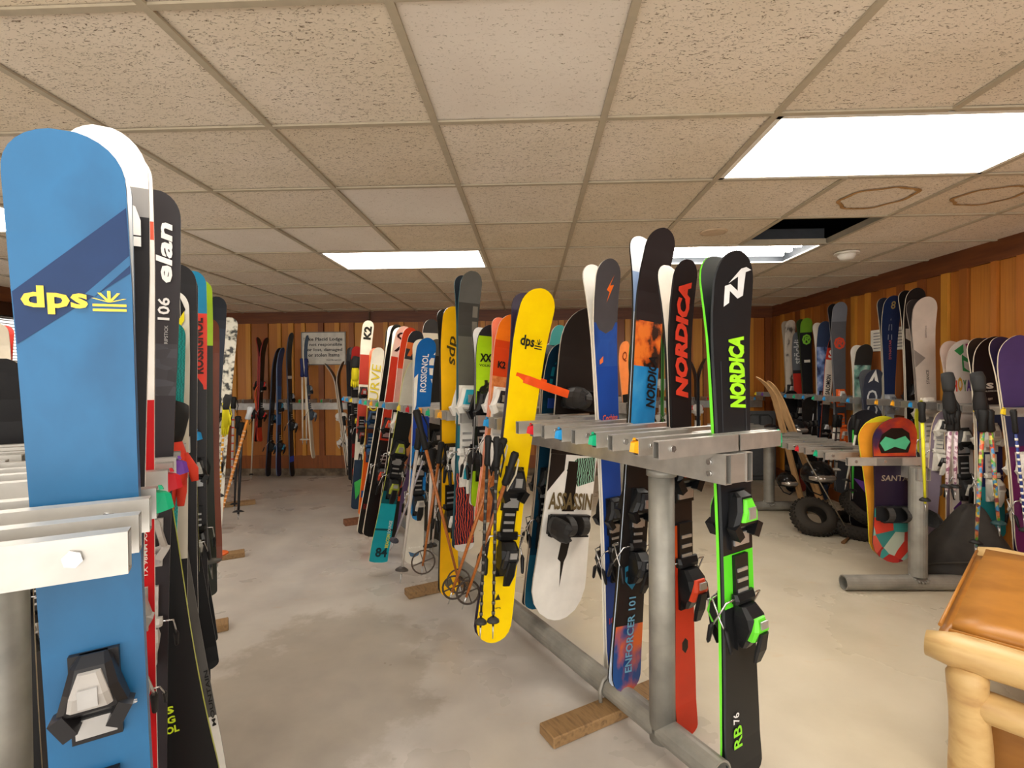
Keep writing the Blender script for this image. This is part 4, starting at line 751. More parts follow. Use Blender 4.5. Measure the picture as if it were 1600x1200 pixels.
def arms(root, rk, z, u0, u1, sides, rot, steps=(.07, .12), cols=None, first=0):
    """pairs of hollow arms with a coloured lock on every slot; arms stay clear of the skis"""
    used = [q for q in rk.used]
    k = 0; u = u0; rnd = random.Random(int(z * 100) + len(used))
    while u < u1:
        for (va, vb) in sides:
            uu = u + (.03 if va > -.2 else 0)
            if all(not (q[0] - .015 < uu < q[0] + .016 * q[2]) or not (min(va, vb) - .07 < q[1] < max(va, vb) + .07) for q in used):
                a = inst('arm', AME, root, (min(va, vb), uu, z), (0, 0, 0), (abs(vb - va), 1, 1))
                s = -1 if abs(va) > abs(vb) else 1
                out = va if abs(va) > abs(vb) else vb
                lr = (0, 0, math.pi) if out < 0 else (0, 0, 0); ls_ = (.8, .8, .85)
                if (k % 2) and u < 7.2 and k > first:
                    lk = inst('slot_lock', lock_mesh((cols or LOCKC)[((k // 2) if cols else (k // 2 + rnd.randrange(3))) % 8]), root, (out, uu, z + .003), lr, ls_)
                if u < 2.4: inst('bolt', BOLT, root, (out - math.copysign(.05, out), uu - .0125, z + .027), scale=(1, .9, 1))
        u += steps[k % 2]; k += 1
def pipe(name, root, pts, r=.045, m=GALV, n=20):
    bm = bmesh.new(); tube(bm, pts, r, n); return mesh_obj(name, bm, m, root)
def openpipe(name, root, a, b, r=.045):
    bm = bmesh.new(); a = Vector(a); b = Vector(b); d = (b - a).normalized(); s = d.orthogonal().normalized(); o = d.cross(s)
    R = [[p + (s * math.cos(t) + o * math.sin(t)) * q for t in [2 * math.pi * k / 20 for k in range(20)]] for p, q in ((a + d * .15, r * .86), (a, r * .86), (a, r), (b, r), (b, r * .86), (b - d * .15, r * .86))]
    rings(bm, R, caps=(True, True), smooth=False); return mesh_obj(name, bm, GALV, root)
def beam(root, u0, u1, z0, hw=.062, h=.09):
    for s in (-1, 1):
        bm = bmesh.new()
        x0, x1 = (s * hw, s * (hw - .028)); x0, x1 = min(x0, x1), max(x0, x1)
        o = lambda y: [(x0, y, z0), (x1, y, z0), (x1, y, z0 + h), (x0, y, z0 + h)]
        i = lambda y: [(x0 + .003, y, z0 + .003), (x1 - .003, y, z0 + .003), (x1 - .003, y, z0 + h - .003), (x0 + .003, y, z0 + h - .003)]
        rings(bm, [i(u0), o(u0), o(u1), i(u1), i(u0)], caps=(False, False)); mesh_obj('beam', bm, ALU, root)
    bm = bmesh.new(); box(bm, -hw + .029, hw - .029, u0 + .002, u0 + .06, z0 + .002, z0 + h - .002); mesh_obj('end_block', bm, ALU, root)
def mkrack(rk, label):
    r = bpy.data.objects.new('ski_rack', None); r.empty_display_size = .1; link(r); r.matrix_world = rk.M; return tag(r, label, 'ski rack', 'ski storage racks')
# middle rack: local x across, y along, origin at the near post
r = mkrack(RM, 'long aluminium ski rack through the middle of the room, on a thick grey post')
beam(r, -.315, 4.2, 1.018)
for u in (0, 2.0, 3.9): pipe('post', r, [(0, u, .05), (0, u, 1.016)])
for u in (0, 2.0, 3.9):
    bm = bmesh.new(); tube(bm, [(0, u, .99), (0, u, 1.014)], .052, 20); mesh_obj('post_collar', bm, GALV, r)
openpipe('foot_pipe', r, (0, -.25, .088), (0, 4.1, .088))
for s in (-.26,):
    for z in (1.045, 1.08):
        bm = bmesh.new(); tube(bm, [(-.062, s, z), (-.070, s, z)], .009, 6); mesh_obj('beam_bolt', bm, STEEL, r)
arms(r, RM, 1.112, -.285, 4.1, ((-.31, .02), (-.03, .22)), 0, (.08, .112), ['#f0a81c', '#10a878', '#1f8fd0', '#c8202c', '#e8d02a', '#1f8fd0', '#1f8fd0', '#2a9a4a'])
inst('arm', AME, r, (.03, -.285, 1.112), scale=(.20, 1, 1)); inst('slot_lock', lock_mesh('#10a878'), r, (.23, -.285, 1.115), scale=(.8, .8, .85))
bm = bmesh.new(); tube(bm, [(-.052, .28, .03), (-.055, .28, .09), (-.04, .28, .125), (0, .28, .142), (.04, .28, .125), (.055, .28, .09), (.052, .28, .03)], .008, 8); mesh_obj('pipe_clamp', bm, GALV, r)
WOODB = patt('raw_lumber', ['#6e5438', '#94744c', '#836542'], 8, (6, 1, 6), rough=.75, lo=.3, hi=.7)
def block(label, c, w, d, h, rot, m=WOODB):
    bm = bmesh.new(); box(bm, -w / 2, w / 2, -d / 2, d / 2, 0, h); bmesh.ops.bevel(bm, geom=bm.edges[:], offset=.004, segments=1, affect='EDGES')
    o = mesh_obj('wooden_block', bm, m); o.location = c; o.rotation_euler = (0, 0, rot); tag(o, label, 'wood block', 'lumber blocks under the racks'); return o
ra = math.atan2(VM[1], VM[0])
def onrack(rk, v, u, z=0): q = rk.o + rk.v * v + rk.u * u; q.z = z; return q
block('long light lumber block clamped under the near end of the middle rack pipe', onrack(RM, -.02, .25), .62, .10, .042, ra)
block('dark lumber block under the pipe behind the plain yellow ski', onrack(RM, -.12, 1.72), .55, .09, .042, ra)
block('reddish lumber block at the far end of the middle rack', onrack(RM, -.12, 3.5), .60, .09, .05, ra, patt('reddish_lumber', ['#6a4028', '#8a5a3c'], 8, (6, 1, 6), rough=.75, lo=.3, hi=.7))
# left rack
r = mkrack(RL, 'left ski rack with pale aluminium arms and coloured slot locks, closest to the camera')
beam(r, -.3, 5.5, 1.018)
for u in (.88, 2.6, 5.0): pipe('post', r, [(0, u, .05), (0, u, 1.016)])
openpipe('foot_pipe', r, (0, -.2, .088), (0, 5.4, .088))
arms(r, RL, 1.112, -.0, 5.3, ((-.34, .02), (-.03, .355)), 0, (.085, .105), ['#1f8fd0', '#10a878', '#c8202c', '#6a3a9a', '#1f8fd0', '#e8d02a', '#e8962a', '#1f8fd0'], 1)
for q, v_, u in (('lumber block on the aisle floor beside the white speckled snowboard', .43, 5.43), ('short lumber block near the slender black ski tail', .17, 2.42), ('lumber block below the left rack touching the orange pole basket', .28, 3.65)):
    block(q, onrack(RL, v_, u), .56, .085, .042, ra)
# rack behind
r = mkrack(RE, 'ski rack end with boxy beam seen between the royal blue and tallest skis')
beam(r, 0, 1.9, 1.0, .07, .10); pipe('post', r, [(0, .12, 0), (0, .12, 1.0)], .05)
arms(r, RE, 1.102, .15, 1.8, ((-.3, .02), (-.03, .3)), 0)
pipe('foot_pipe', r, [(-.3, .12, .05), (.3, .12, .05)])
# low rack
r = mkrack(RR, 'low ski rack on round galvanised posts with floor pipes at the right')
beam(r, -.05, 2.6, .69, .04, .075)
for u in (0, 1.9):
    openpipe('post', r, (0, u, .09), (0, u, .765), .05)
    openpipe('foot_pipe', r, (-.46, u, .047), (.36, u, .047), .046)
    bm = bmesh.new()
    for k in range(18):
        a = 2 * math.pi * k / 18; tube(bm, [(.052 * math.cos(a) - .006, u + .052 * math.sin(a), .092 - .03 * abs(math.sin(a))), (.052 * math.cos(a) + .006, u + .052 * math.sin(a), .094 - .03 * abs(math.sin(a)))], .009, 6)
    mesh_obj('weld_seam', bm, GALV, r)
arms(r, RR, .767, .06, 2.5, ((-.40, -.06), (-.22, .10)), 0, steps=(.09, .15))
# right wall rack
def wallrack(rk, label, z, u0, u1, reach, gap):
    r = mkrack(rk, label)
    bm = bmesh.new(); box(bm, .03, .055, u0, u1, z - .10, z - .005); mesh_obj('wall_rail', bm, ALU, r)
    arms(r, rk, z, u0 + .05, u1 - .05, ((.03, reach),), 0, steps=gap)
wallrack(RW, 'wall-mounted rack rail with short arms along the right wall', 1.085, 2.3, 6.75, .40, (.07, .12))
wallrack(RB, 'wall-mounted rack rail along the back wall below the sign', 1.02, -3.1, 4.9, .28, (.12, .18))
# ================================================================= POLES
def basket_ring(bm, R=.05, n=20, th=.004):
    pts = [(R * math.cos(2 * math.pi * k / n), R * math.sin(2 * math.pi * k / n), 0) for k in range(n)]
    Rg = []
    for k in range(n):
        a = 2 * math.pi * k / n; e = Vector((math.cos(a), math.sin(a), 0))
        Rg.append([e * R + e * th * math.cos(t) + Vector((0, 0, th * math.sin(t))) for t in (0, 1.57, 3.14, 4.71)])
    Rg.append(Rg[0]); rings(bm, Rg, caps=(False, False))
    for k in range(4):
        a = math.pi / 2 * k + .4; tube(bm, [(.006 * math.cos(a), .006 * math.sin(a), 0), (R * math.cos(a), R * math.sin(a), 0)], .003, 4)
def pole(label, A, B, col, r=.007, grip='#151515', strap='#151515', basket='#1a1a1a', bR=.03, ring=False, tipc='#b8b8b8', group=None, wraps=None, gl=.12):
    A, B = Vector(A), Vector(B)
    if B.z < .004: B = A + (B - A) * ((A.z - .004) / (A.z - B.z))
    Lp = (A - B).length; zz = (A - B).normalized(); xx = zz.orthogonal().normalized(); yy = zz.cross(xx)
    e = bpy.data.objects.new('ski_pole', None); e.empty_display_size = .05; link(e)
    e.matrix_world = Matrix(((xx.x, yy.x, zz.x, B.x), (xx.y, yy.y, zz.y, B.y), (xx.z, yy.z, zz.z, B.z), (0, 0, 0, 1)))
    tag(e, label, 'ski pole', group)
    bm = bmesh.new(); tube(bm, [(0, 0, .05), (0, 0, Lp * .5), (0, 0, Lp - gl)], [r * .7, r, r], 8)
    mesh_obj('shaft', bm, mat(col, .3) if isinstance(col, str) else col, e)
    if wraps:
        bm = bmesh.new()
        for k in range(wraps[1]):
            z = Lp * (.12 + .7 * k / wraps[1]); tube(bm, [(0, 0, z), (0, 0, z + .012)], r * 1.15, 8)
        mesh_obj('shaft_band', bm, mat(wraps[0], .4), e)['kind'] = 'stuff'
    bm = bmesh.new(); tube(bm, [(0, 0, Lp - gl), (0, 0, Lp - gl + .01), (0, 0, Lp - gl * .5), (0, 0, Lp - .01), (0, 0, Lp)], [r * 1.4, r * 2.1, r * 1.8, r * 2.4, r * 1.6], 10); mesh_obj('grip', bm, mat(grip, .6), e)
    bm = bmesh.new(); tube(bm, [(0, 0, Lp - .012), (.03, 0, Lp - .03), (.045, .005, Lp - .09), (.03, .008, Lp - .16), (.012, .004, Lp - .10), (.004, 0, Lp - .02)], .004, 5); mesh_obj('wrist_strap', bm, mat(strap, .7), e)
    bm = bmesh.new()
    if ring:
        basket_ring(bm, bR); bm.transform((e.matrix_world.to_3x3().inverted() @ Matrix.Rotation(.95, 3, 'X')).to_4x4())
    else: tube(bm, [(0, 0, -.004), (0, 0, .004), (0, 0, .014)], [bR, bR * .9, r * 1.6], 10)
    o = mesh_obj('basket', bm, mat(basket, .5), e); o.location = (0, 0, .07)
    bm = bmesh.new(); tube(bm, [(0, 0, 0), (0, 0, .05)], [.002, r * .7], 6); mesh_obj('tip', bm, mat(tipc, .3, .8), e)
    return e
BAM = patt('bamboo_cane', ['#7a3f14', '#a8622a', '#8c4e1e'], 12, (1, 1, 5), rough=.35, lo=.3, hi=.7)
def pp_(label, a, b, ya, yb, col, **k): return pole(label, atY(a[0], a[1], ya), atY(b[0], b[1], yb), col, **k)
pp_('bamboo pole with wheel basket, nearer of the crossed pair before the yellow ski', (806, 706), (722, 952), 2.02, 1.98, BAM, r=.0075, bR=.044, ring=True, strap='#d8cdb4', basket='#3a322c', group='old bamboo poles on the middle rack', gl=.14)
pp_('bamboo pole with wheel basket, left one of the crossed pair before the yellow ski', (788, 684), (700, 944), 2.06, 2.02, BAM, r=.0075, bR=.044, ring=True, strap='#e2d8c0', basket='#3a322c', gl=.14)
pp_('bamboo pole slanting down across the plain yellow ski from the far arms', (650, 640), (722, 930), 2.45, 2.42, BAM, r=.008, bR=.055, ring=True, basket='#4a4038', gl=.2)
pp_('bamboo pole with wheel basket left of the plain yellow ski', (690, 690), (658, 900), 2.75, 2.6, BAM, r=.008, bR=.06, ring=True, basket='#4a4038')
pp_('silver pole with spiked basket standing on the lumber block', (656, 668), (625, 912), 2.72, 2.60, '#b8b0a8', r=.009, bR=.035, basket='#4a4440')
pp_('black and white checked pole in front of the strapped yellow ski, left of two', (763, 680), (750, 1000), 1.98, 1.96, '#232323', r=.006, wraps=('#5f5b55', 14), basket='#3a3833', bR=.025, tipc='#d0ccc4')
pp_('black and white checked pole in front of the strapped yellow ski, right of two', (776, 682), (770, 998), 1.96, 1.94, '#232323', r=.006, wraps=('#5f5b55', 14), basket='#3a3833', bR=.025, tipc='#d0ccc4')
pp_('white pole standing between the flame ski and the plain yellow ski', (676, 700), (668, 872), 2.9, 2.9, '#d8d0c8', r=.010, basket='#2a2a2a')
pp_('slim white pole leaning right beside the white one', (688, 700), (674, 870), 2.95, 2.95, '#c8c0bc', r=.007, basket='#2a2a2a')
pp_('grey pole behind the dusty purple ski', (672, 690), (610, 860), 2.9, 3.0, '#a8a4ac', r=.006, basket='#3a3a44')
pp_('white pole hanging under the open V pair, left one', (537, 650), (546, 738), 6.3, 6.3, '#d8d4cc', r=.010)
pp_('white pole hanging under the open V pair, right one', (546, 650), (548, 736), 6.3, 6.3, '#dedad2', r=.010)
pp_('white pole hanging on the back wall, left of the two by the sign', (472, 560), (473, 695), 6.72, 6.72, '#dcd2c4', r=.012, grip='#2a3468', bR=.04, basket='#c8bfb0', gl=.25)
pp_('white pole hanging on the back wall, right of the two by the sign', (478, 560), (479, 695), 6.72, 6.72, '#dcd2c4', r=.012, grip='#2a3468', bR=.04, basket='#c8bfb0', gl=.25)
pp_('thin pale pole leaning on the back wall at the far left', (397, 640), (392, 750), 6.6, 6.5, '#b8ae9c', r=.010)
pp_('orange and silver pole with metal handle leaning out past the left rack', (392, 636), (338, 830), 4.6, 4.3, '#d88a3c', r=.012, grip='#b8bcc0', wraps=('#e0b48c', 22), basket='#3a3836')
pp_('black pole standing beside the orange and silver pole', (378, 660), (372, 812), 4.6, 4.45, '#26262a', r=.014, basket='#1f1f22', bR=.05)
pp_('second black pole standing beside the orange and silver pole', (372, 650), (366, 800), 4.7, 4.55, '#2a2a2e', r=.012, basket='#1f1f22', bR=.04)
pp_('pole with bright red band behind the black poles', (365, 620), (362, 760), 5.0, 4.9, '#b8b0ac', r=.012, wraps=('#c83a26', 8))
pp_('orange pole running down to an orange basket below the left rack', (321, 560), (340, 885), 2.75, 2.75, '#d8622a', r=.008, basket='#e2641c', bR=.06)
pp_('yellow gripped pole at the end of the left rack', (352, 628), (342, 790), 3.5, 3.5, '#e2a83a', r=.008, grip='#d8d020', strap='#d8d020', wraps=('#e8e0d0', 16), gl=.2)
pp_('pink and violet thin pole on the left rack', (332, 600), (336, 860), 2.9, 2.9, '#8a4a7a', r=.006)
pp_('dark grey pole with claw basket slanting below the left rack', (305, 700), (332, 905), 2.1, 2.05, '#4a4a4c', r=.009, basket='#55524c', bR=.045, tipc='#8a8680')
pp_('confetti-dotted pole on the right wall, left of two', (1537, 640), (1524, 868), 2.80, 2.80, patt('confetti', ['#3a3a44', '#c8402c', '#5aa03a', '#3a7ab8', '#d8b83a', '#c83a5a'], 60, (1, 1, 1), 'voroc', lo=.1, hi=.9), r=.010, bR=.03)
pp_('confetti-dotted pole on the right wall, right of two', (1545, 640), (1562, 838), 2.80, 2.80, MC['confetti'], r=.010, bR=.035, basket='#1d3a3c')
pp_('lilac flowered pole left of the white rainbow ski, left one', (1486, 640), (1478, 780), 2.95, 2.95, patt('flowers', ['#8a5a72', '#d8c8cc'], 70, (1, 1, 1), 'voroc', lo=.3, hi=.6), r=.010)
pp_('lilac flowered pole left of the white rainbow ski, right one', (1494, 640), (1492, 780), 2.95, 2.95, MC['flowers'], r=.010)
pp_('pale green pole with white tip leaning between low rack and wall', (1342, 655), (1320, 765), 3.9, 3.9, '#c8c8bc', r=.008, group=None)
pp_('bright green pole near the tall grey ski with red ring', (1334, 648), (1332, 780), 4.2, 4.2, '#3aa83a', r=.009)
pp_('white banded pole hanging left of the tall grey ski, left one', (1306, 648), (1296, 745), 4.9, 4.9, '#d8d0c4', r=.012, wraps=('#2a2a2a', 6), bR=.04, basket='#d8d0c4')
pp_('white banded pole hanging left of the tall grey ski, right one', (1312, 648), (1306, 745), 4.95, 4.95, '#d8d0c4', r=.012, wraps=('#2a2a2a', 6), bR=.04, basket='#d8d0c4')
pp_('silver pole on the right wall beside the slate ski', (1256, 620), (1262, 745), 5.6, 5.6, '#b8b8b8', r=.011)
pp_('silver pole on the right wall beside the lime-tipped ski', (1272, 625), (1265, 700), 5.4, 5.4, '#c0c0c0', r=.012)
pp_('blue and white pole on the violet ski', (1583, 640), (1606, 850), 2.62, 2.62, '#2a3a78', r=.006, wraps=('#d8d4cc', 14))
pp_('yellow pole hanging beside the blush white ski', (1440, 628), (1446, 800), 3.05, 3.05, '#d8d42a', r=.009, bR=.03)
# ================================================================= SMALL THINGS
# orange strap round the strapped yellow pair
def strap_obj(name, label, cat, pts, wid, th, m, up_):
    bm = bmesh.new(); R = []; pts = [Vector(p) for p in pts]
    for i, p in enumerate(pts):
        d = (pts[min(i + 1, len(pts) - 1)] - pts[max(i - 1, 0)]).normalized(); n_ = d.cross(up_).normalized(); u_ = n_.cross(d)
        R.append([p + u_ * wid / 2 + n_ * th / 2, p + u_ * wid / 2 - n_ * th / 2, p - u_ * wid / 2 - n_ * th / 2, p - u_ * wid / 2 + n_ * th / 2])
    rings(bm, R); bmesh.ops.recalc_face_normals(bm, faces=bm.faces); o = mesh_obj(name, bm, m); tag(o, label, cat); return o
n_ = -RM.u
pt = P2(RM, -.23, 815, 655)
A = lambda x, y, d=.014: hit(x, y, pt + n_ * d, n_)
Zu = Vector((0, 0, 1))
strap_obj('strap', 'orange rubber strap looped round the bright yellow pair with its tail sticking out right', 'strap',
          [A(812, 592, -.03), A(805, 584), A(830, 592), A(853, 600), A(853, 602, -.03), A(830, 594, -.035), A(810, 586, -.03), A(806, 588, .016), A(826, 594, .020), A(858, 606, .026), A(888, 616, .03)], .036, .004, mat('#f0561c', .4), Zu)
pt2 = P2(RM, .12, 868, 655)
strap_obj('strap', 'blue fabric strap with white print round the dark teal ski', 'strap', [hit(856, 630, pt2 + n_ * .02, n_), hit(880, 631, pt2 + n_ * .02, n_)], .05, .004, mat('#24459a', .6), Zu)
pt3 = P2(RM, -.30, 660, 655)
strap_obj('strap', 'orange strap lying along the far arms left of the plain yellow ski', 'strap', [hit(654, 641, pt3, n_), hit(668, 644, pt3, n_), hit(690, 647, pt3, n_)], .03, .004, mat('#e8962a', .5), Zu)
pt4 = P2(RM, .13, 951, 740)
o = strap_obj('tag', 'small brown paper tag on the royal blue ski below the beam', 'tag', [hit(948, 733, pt4 + n_ * .02, n_), hit(966, 729, pt4 + n_ * .02, n_)], .024, .002, mat('#8a5a30', .8), Zu)
# sign
p0, p1 = atY(471, 519, 6.965), atY(541, 570, 6.965)
t = empty('wall_sign', (p0.x, 6.965, p1.z)); tag(t, 'white framed notice about lost, damaged or stolen items on the back wall', 'sign')
sw, sh_ = p1.x - p0.x, p0.z - p1.z
bm = bmesh.new(); box(bm, 0, sw, -.012, .004, 0, sh_); mesh_obj('sign_board', bm, mat('#d9d6cc', .5), t)
bm = bmesh.new()
for q in ((0, sw, 0, .012), (0, sw, sh_ - .012, sh_), (0, .012, 0, sh_), (sw - .012, sw, 0, sh_)): box(bm, q[0], q[1], -.018, -.010, q[2], q[3])
mesh_obj('sign_frame', bm, mat('#8a8880', .4, .3), t)
INKM = mat('#26262a', .6)
for s, a, b, zt, hh in (('Lake Placid Lodge', .06, .93, .70, .13), ('is not responsible', .08, .92, .545, .12), ('for lost, damaged', .10, .92, .39, .12), ('or stolen Items', .16, .86, .25, .11), ('Hotel Management', .56, .90, .12, .05)):
    flat_text(s, 'lettering', t, Matrix.Translation((a * sw, -.0135, zt * sh_)), (b - a) * sw, hh * sh_, INKM, bold=.02)
# notices behind navy ski on right wall
q = atX(1390, 530, XR - .04)
t = empty('wall_notice', (XR - .034, q.y, q.z)); tag(t, 'two-column white notice on the right wall behind the navy shaped ski', 'notice')
bm = bmesh.new(); box(bm, -.004, 0, -.26, .26, -.10, .10); mesh_obj('paper', bm, mat('#e2ded2', .7), t)
bm = bmesh.new()
for k in range(6):
    for y in (-.24, .06): box(bm, -.005, -.0035, y, y + .16, -.075 + .028 * k, -.068 + .028 * k)
mesh_obj('print_line', bm, mat('#6a6a6e', .7), t)
# vertical conduit above the white ski on the back wall
a = atY(577, 487, 6.95); b = atY(577, 500, 6.95)
bm = bmesh.new(); tube(bm, [(a.x, 6.95, 2.26), (a.x, 6.95, 1.2)], .010, 8); o = mesh_obj('conduit', bm, mat('#6a5a48', .5)); tag(o, 'thin vertical conduit on the back wall above the tall white ski', 'conduit')
# grey tray panel leaning at the back wall
a, b = atY(1180, 642, 6.6), atY(1211, 745, 6.6)
b.z = .002
t = empty('storage_panel', ((a.x + b.x) / 2 - .06, 6.62, .002)); tag(t, 'dark grey moulded panel standing against the back wall by the corner', 'panel')
pw, ph = .42, a.z - max(.005, b.z)
bm = bmesh.new(); box(bm, -pw / 2, pw / 2, 0, .05, 0, ph); bmesh.ops.bevel(bm, geom=bm.edges[:], offset=.015, segments=2, affect='EDGES'); mesh_obj('shell', bm, mat('#5a5c5e', .5), t)
bm = bmesh.new(); w2 = pw / 2 - .05
tube(bm, [(-w2, -.004, .06), (-w2, -.004, ph - .1), (-w2 + .05, -.004, ph - .05), (w2 - .05, -.004, ph - .05), (w2, -.004, ph - .1), (w2, -.004, .06), (-w2, -.004, .06)], .010, 6); tube(bm, [(0, -.004, .5 * ph), (0, -.004, ph - .05)], .01, 6); mesh_obj('rib', bm, mat('#3c3e40', .5), t)
# old wooden skis leaning, seen from the side
CEDR = patt('old_ash_ski', ['#9a7448', '#c8a070', '#b08a5c'], 9, (3, 3, .5), rough=.5, lo=.3, hi=.7)
def woodski(label, a, b, Y0, Y1, W_, cl_):
    A_, B_ = atY(a[0], a[1], Y0), atZ(b[0], b[1], .012)
    make('ski', 'ski', label, A_, B_, Vector((-1, -.25, 0)), W_, [(0, 1, CEDR)], edge=CEDR, base=CEDR, curl=cl_, tcurl=0, shape=dict(waist=.95, tail=1, tipr=1.2, tailr=.15, tipw=1.05), th=.016)
woodski('old bare wooden ski with long curved tip, leaning behind the low rack', (1200, 580), (1257, 800), 4.6, 4.6, .075, .12)
woodski('second old wooden ski crossing behind the first one', (1206, 592), (1292, 806), 4.9, 4.5, .085, .05)
# hooked rod
a, b, c = atY(1260, 716, 4.25), atZ(1329, 838, .01), atZ(1317, 848, .01)
bm = bmesh.new(); tube(bm, [a, a + (b - a) * .93, b + Vector((0, 0, .05)), b + Vector((-.01, 0, .004))], .005, 6)
t = mesh_obj('hooked_rod', bm, mat('#8a8070', .4, .5)); tag(t, 'thin hooked metal rod leaning with its wooden foot on the floor by the tires', 'rod')
bm = bmesh.new(); tube(bm, [b, c], [.008, .014], 8); mesh_obj('foot', bm, mat('#6a4a2c', .6), t)
# helmets / goggles clumps on the wall rack
def helmet(label, x, y, Y, r, c):
    q = atY(x, y, Y); t = empty('helmet', q); tag(t, label, 'helmet')
    bm = bmesh.new(); bmesh.ops.create_uvsphere(bm, u_segments=18, v_segments=12, radius=r)
    for v in bm.verts:
        v.co.y *= 1.15
        if v.co.z < -r * .45: v.co.z = -r * .45
    mesh_obj('shell', bm, mat(c, .2), t, True)
    bm = bmesh.new(); tube(bm, [(-r * .8, -r * .55, -r * .1), (-r * .4, -r * 1.05, -r * .05), (r * .4, -r * 1.05, -r * .05), (r * .8, -r * .55, -r * .1)], [r * .16, r * .26, r * .26, r * .16], 8); mesh_obj('goggles', bm, mat('#b8b0a8', .1, .7), t)
    bm = bmesh.new(); tube(bm, [(-r * .9, 0, -r * .4), (-r * .5, -.02, -r * 1.1), (r * .1, -.03, -r * 1.35), (r * .6, -.02, -r * 1.0), (r * .9, 0, -r * .4)], .006, 5); mesh_obj('chin_strap', bm, mat('#1c1c1e', .7), t)
helmet('glossy black helmet hanging at the back corner above the low rack', 1244, 670, 5.2, .10, '#1a1a1c')
helmet('black helmet with brown goggles hanging left of the old wooden skis', 1205, 676, 5.3, .09, '#222022')
helmet('black helmet hanging under the low rack by the hooked rod', 1277, 742, 4.6, .13, '#151517')
helmet('small black helmet with long strap hanging below the wooden skis', 1230, 752, 5.0, .09, '#1d1c1c')
# gloves draped on rails
def glove(label, x, y, Y, c, s=1., rot=0., cuff='#2a2a2a'):
    q = atY(x, y, Y); t = empty('glove', q, rot); tag(t, label, 'glove')
    bm = bmesh.new(); tube(bm, [(0, 0, .03), (0, 0, 0), (.004, 0, -.05), (.004, -.004, -.10), (0, -.006, -.125)], [.036 * s, .038 * s, .05 * s, .048 * s, .03 * s], 12)
    for k in range(4): tube(bm, [((-.036 + .024 * k) * s, 0, -.10), ((-.040 + .026 * k) * s, -.01, -.14), ((-.040 + .026 * k) * s, -.02, -.175 - .01 * (k in (1, 2)))], [.015 * s, .014 * s, .009 * s], 8)
    tube(bm, [(.040 * s, 0, -.04), (.07 * s, -.01, -.08), (.075 * s, -.015, -.11)], [.017 * s, .015 * s, .010 * s], 8)
    mesh_obj('palm', bm, mat(c, .75), t)
    bm = bmesh.new(); tube(bm, [(0, 0, .0), (0, 0, .02), (.004, .008, .07), (.008, .02, .10)], [.040 * s, .046 * s, .052 * s, .046 * s], 14); mesh_obj('cuff', bm, mat(cuff, .75), t)
glove('black glove draped over the right wall rack beside the white rainbow ski', 1482, 612, 2.95, '#1b1a1a', .62)
glove('black glove draped over the right wall rack left of the midnight navy ski', 1530, 612, 2.85, '#1e1c1c', .62, .3)
glove('yellow and black glove hanging at the end of the left rack', 353, 640, 3.5, '#d8cc1c', .5)
glove('yellow glove pad hung among the far upright skis', 555, 575, P2(RM, -.26, 556, 600).y - .05, '#d8c81c', .8)
glove('red glove pad resting in the left rack arms beside the silver lettered ski', 261, 690, 1.35, '#d8402c', .9, .4, '#1c1c1c')
# black boot bag
q = atZ(1500, 900, 0)
t = empty('boot_bag', (2.80, 3.42, 0), -.35); tag(t, 'slumped black triangular gear bag on the floor beside the log bench', 'bag')
bm = bmesh.new()
secs = [(0, .25, .20), (.06, .28, .22), (.15, .26, .20), (.27, .19, .15), (.38, .11, .10), (.47, .07, .06), (.50, .03, .03)]
R = []
rb = random.Random(4)
for k, (z, a_, b_) in enumerate(secs):
    ring = []
    for i in range(20):
        th_ = 2 * math.pi * i / 20; q_ = 1 + .05 * math.sin(3 * th_ + k) + rb.uniform(-.02, .02)
        cx = math.copysign(abs(math.cos(th_)) ** .7, math.cos(th_)); sx = math.copysign(abs(math.sin(th_)) ** .7, math.sin(th_))
        ring.append((cx * a_ * q_ + .12 * z, sx * b_ * q_, z + .01 * math.sin(5 * th_) * (z > 0)))
    R.append(ring)
rings(bm, R, smooth=True); bag = mesh_obj('bag_body', bm, patt('black_nylon', ['#1f1c19', '#302b26'], 14, rough=.75, lo=.3, hi=.7, bump=.5), t)
sm = bag.modifiers.new('s', 'SUBSURF'); sm.levels = sm.render_levels = 2
bm = bmesh.new(); tube(bm, [(-.24, -.15, .12), (-.1, -.21, .17), (.08, -.205, .19), (.24, -.15, .18)], .006, 6); mesh_obj('zipper', bm, mat('#3c3833', .6), t)
bm = bmesh.new(); tube(bm, [(.06, -.215, .15), (.12, -.24, .17), (.18, -.19, .16)], .010, 6); mesh_obj('handle', bm, mat('#141210', .7), t)
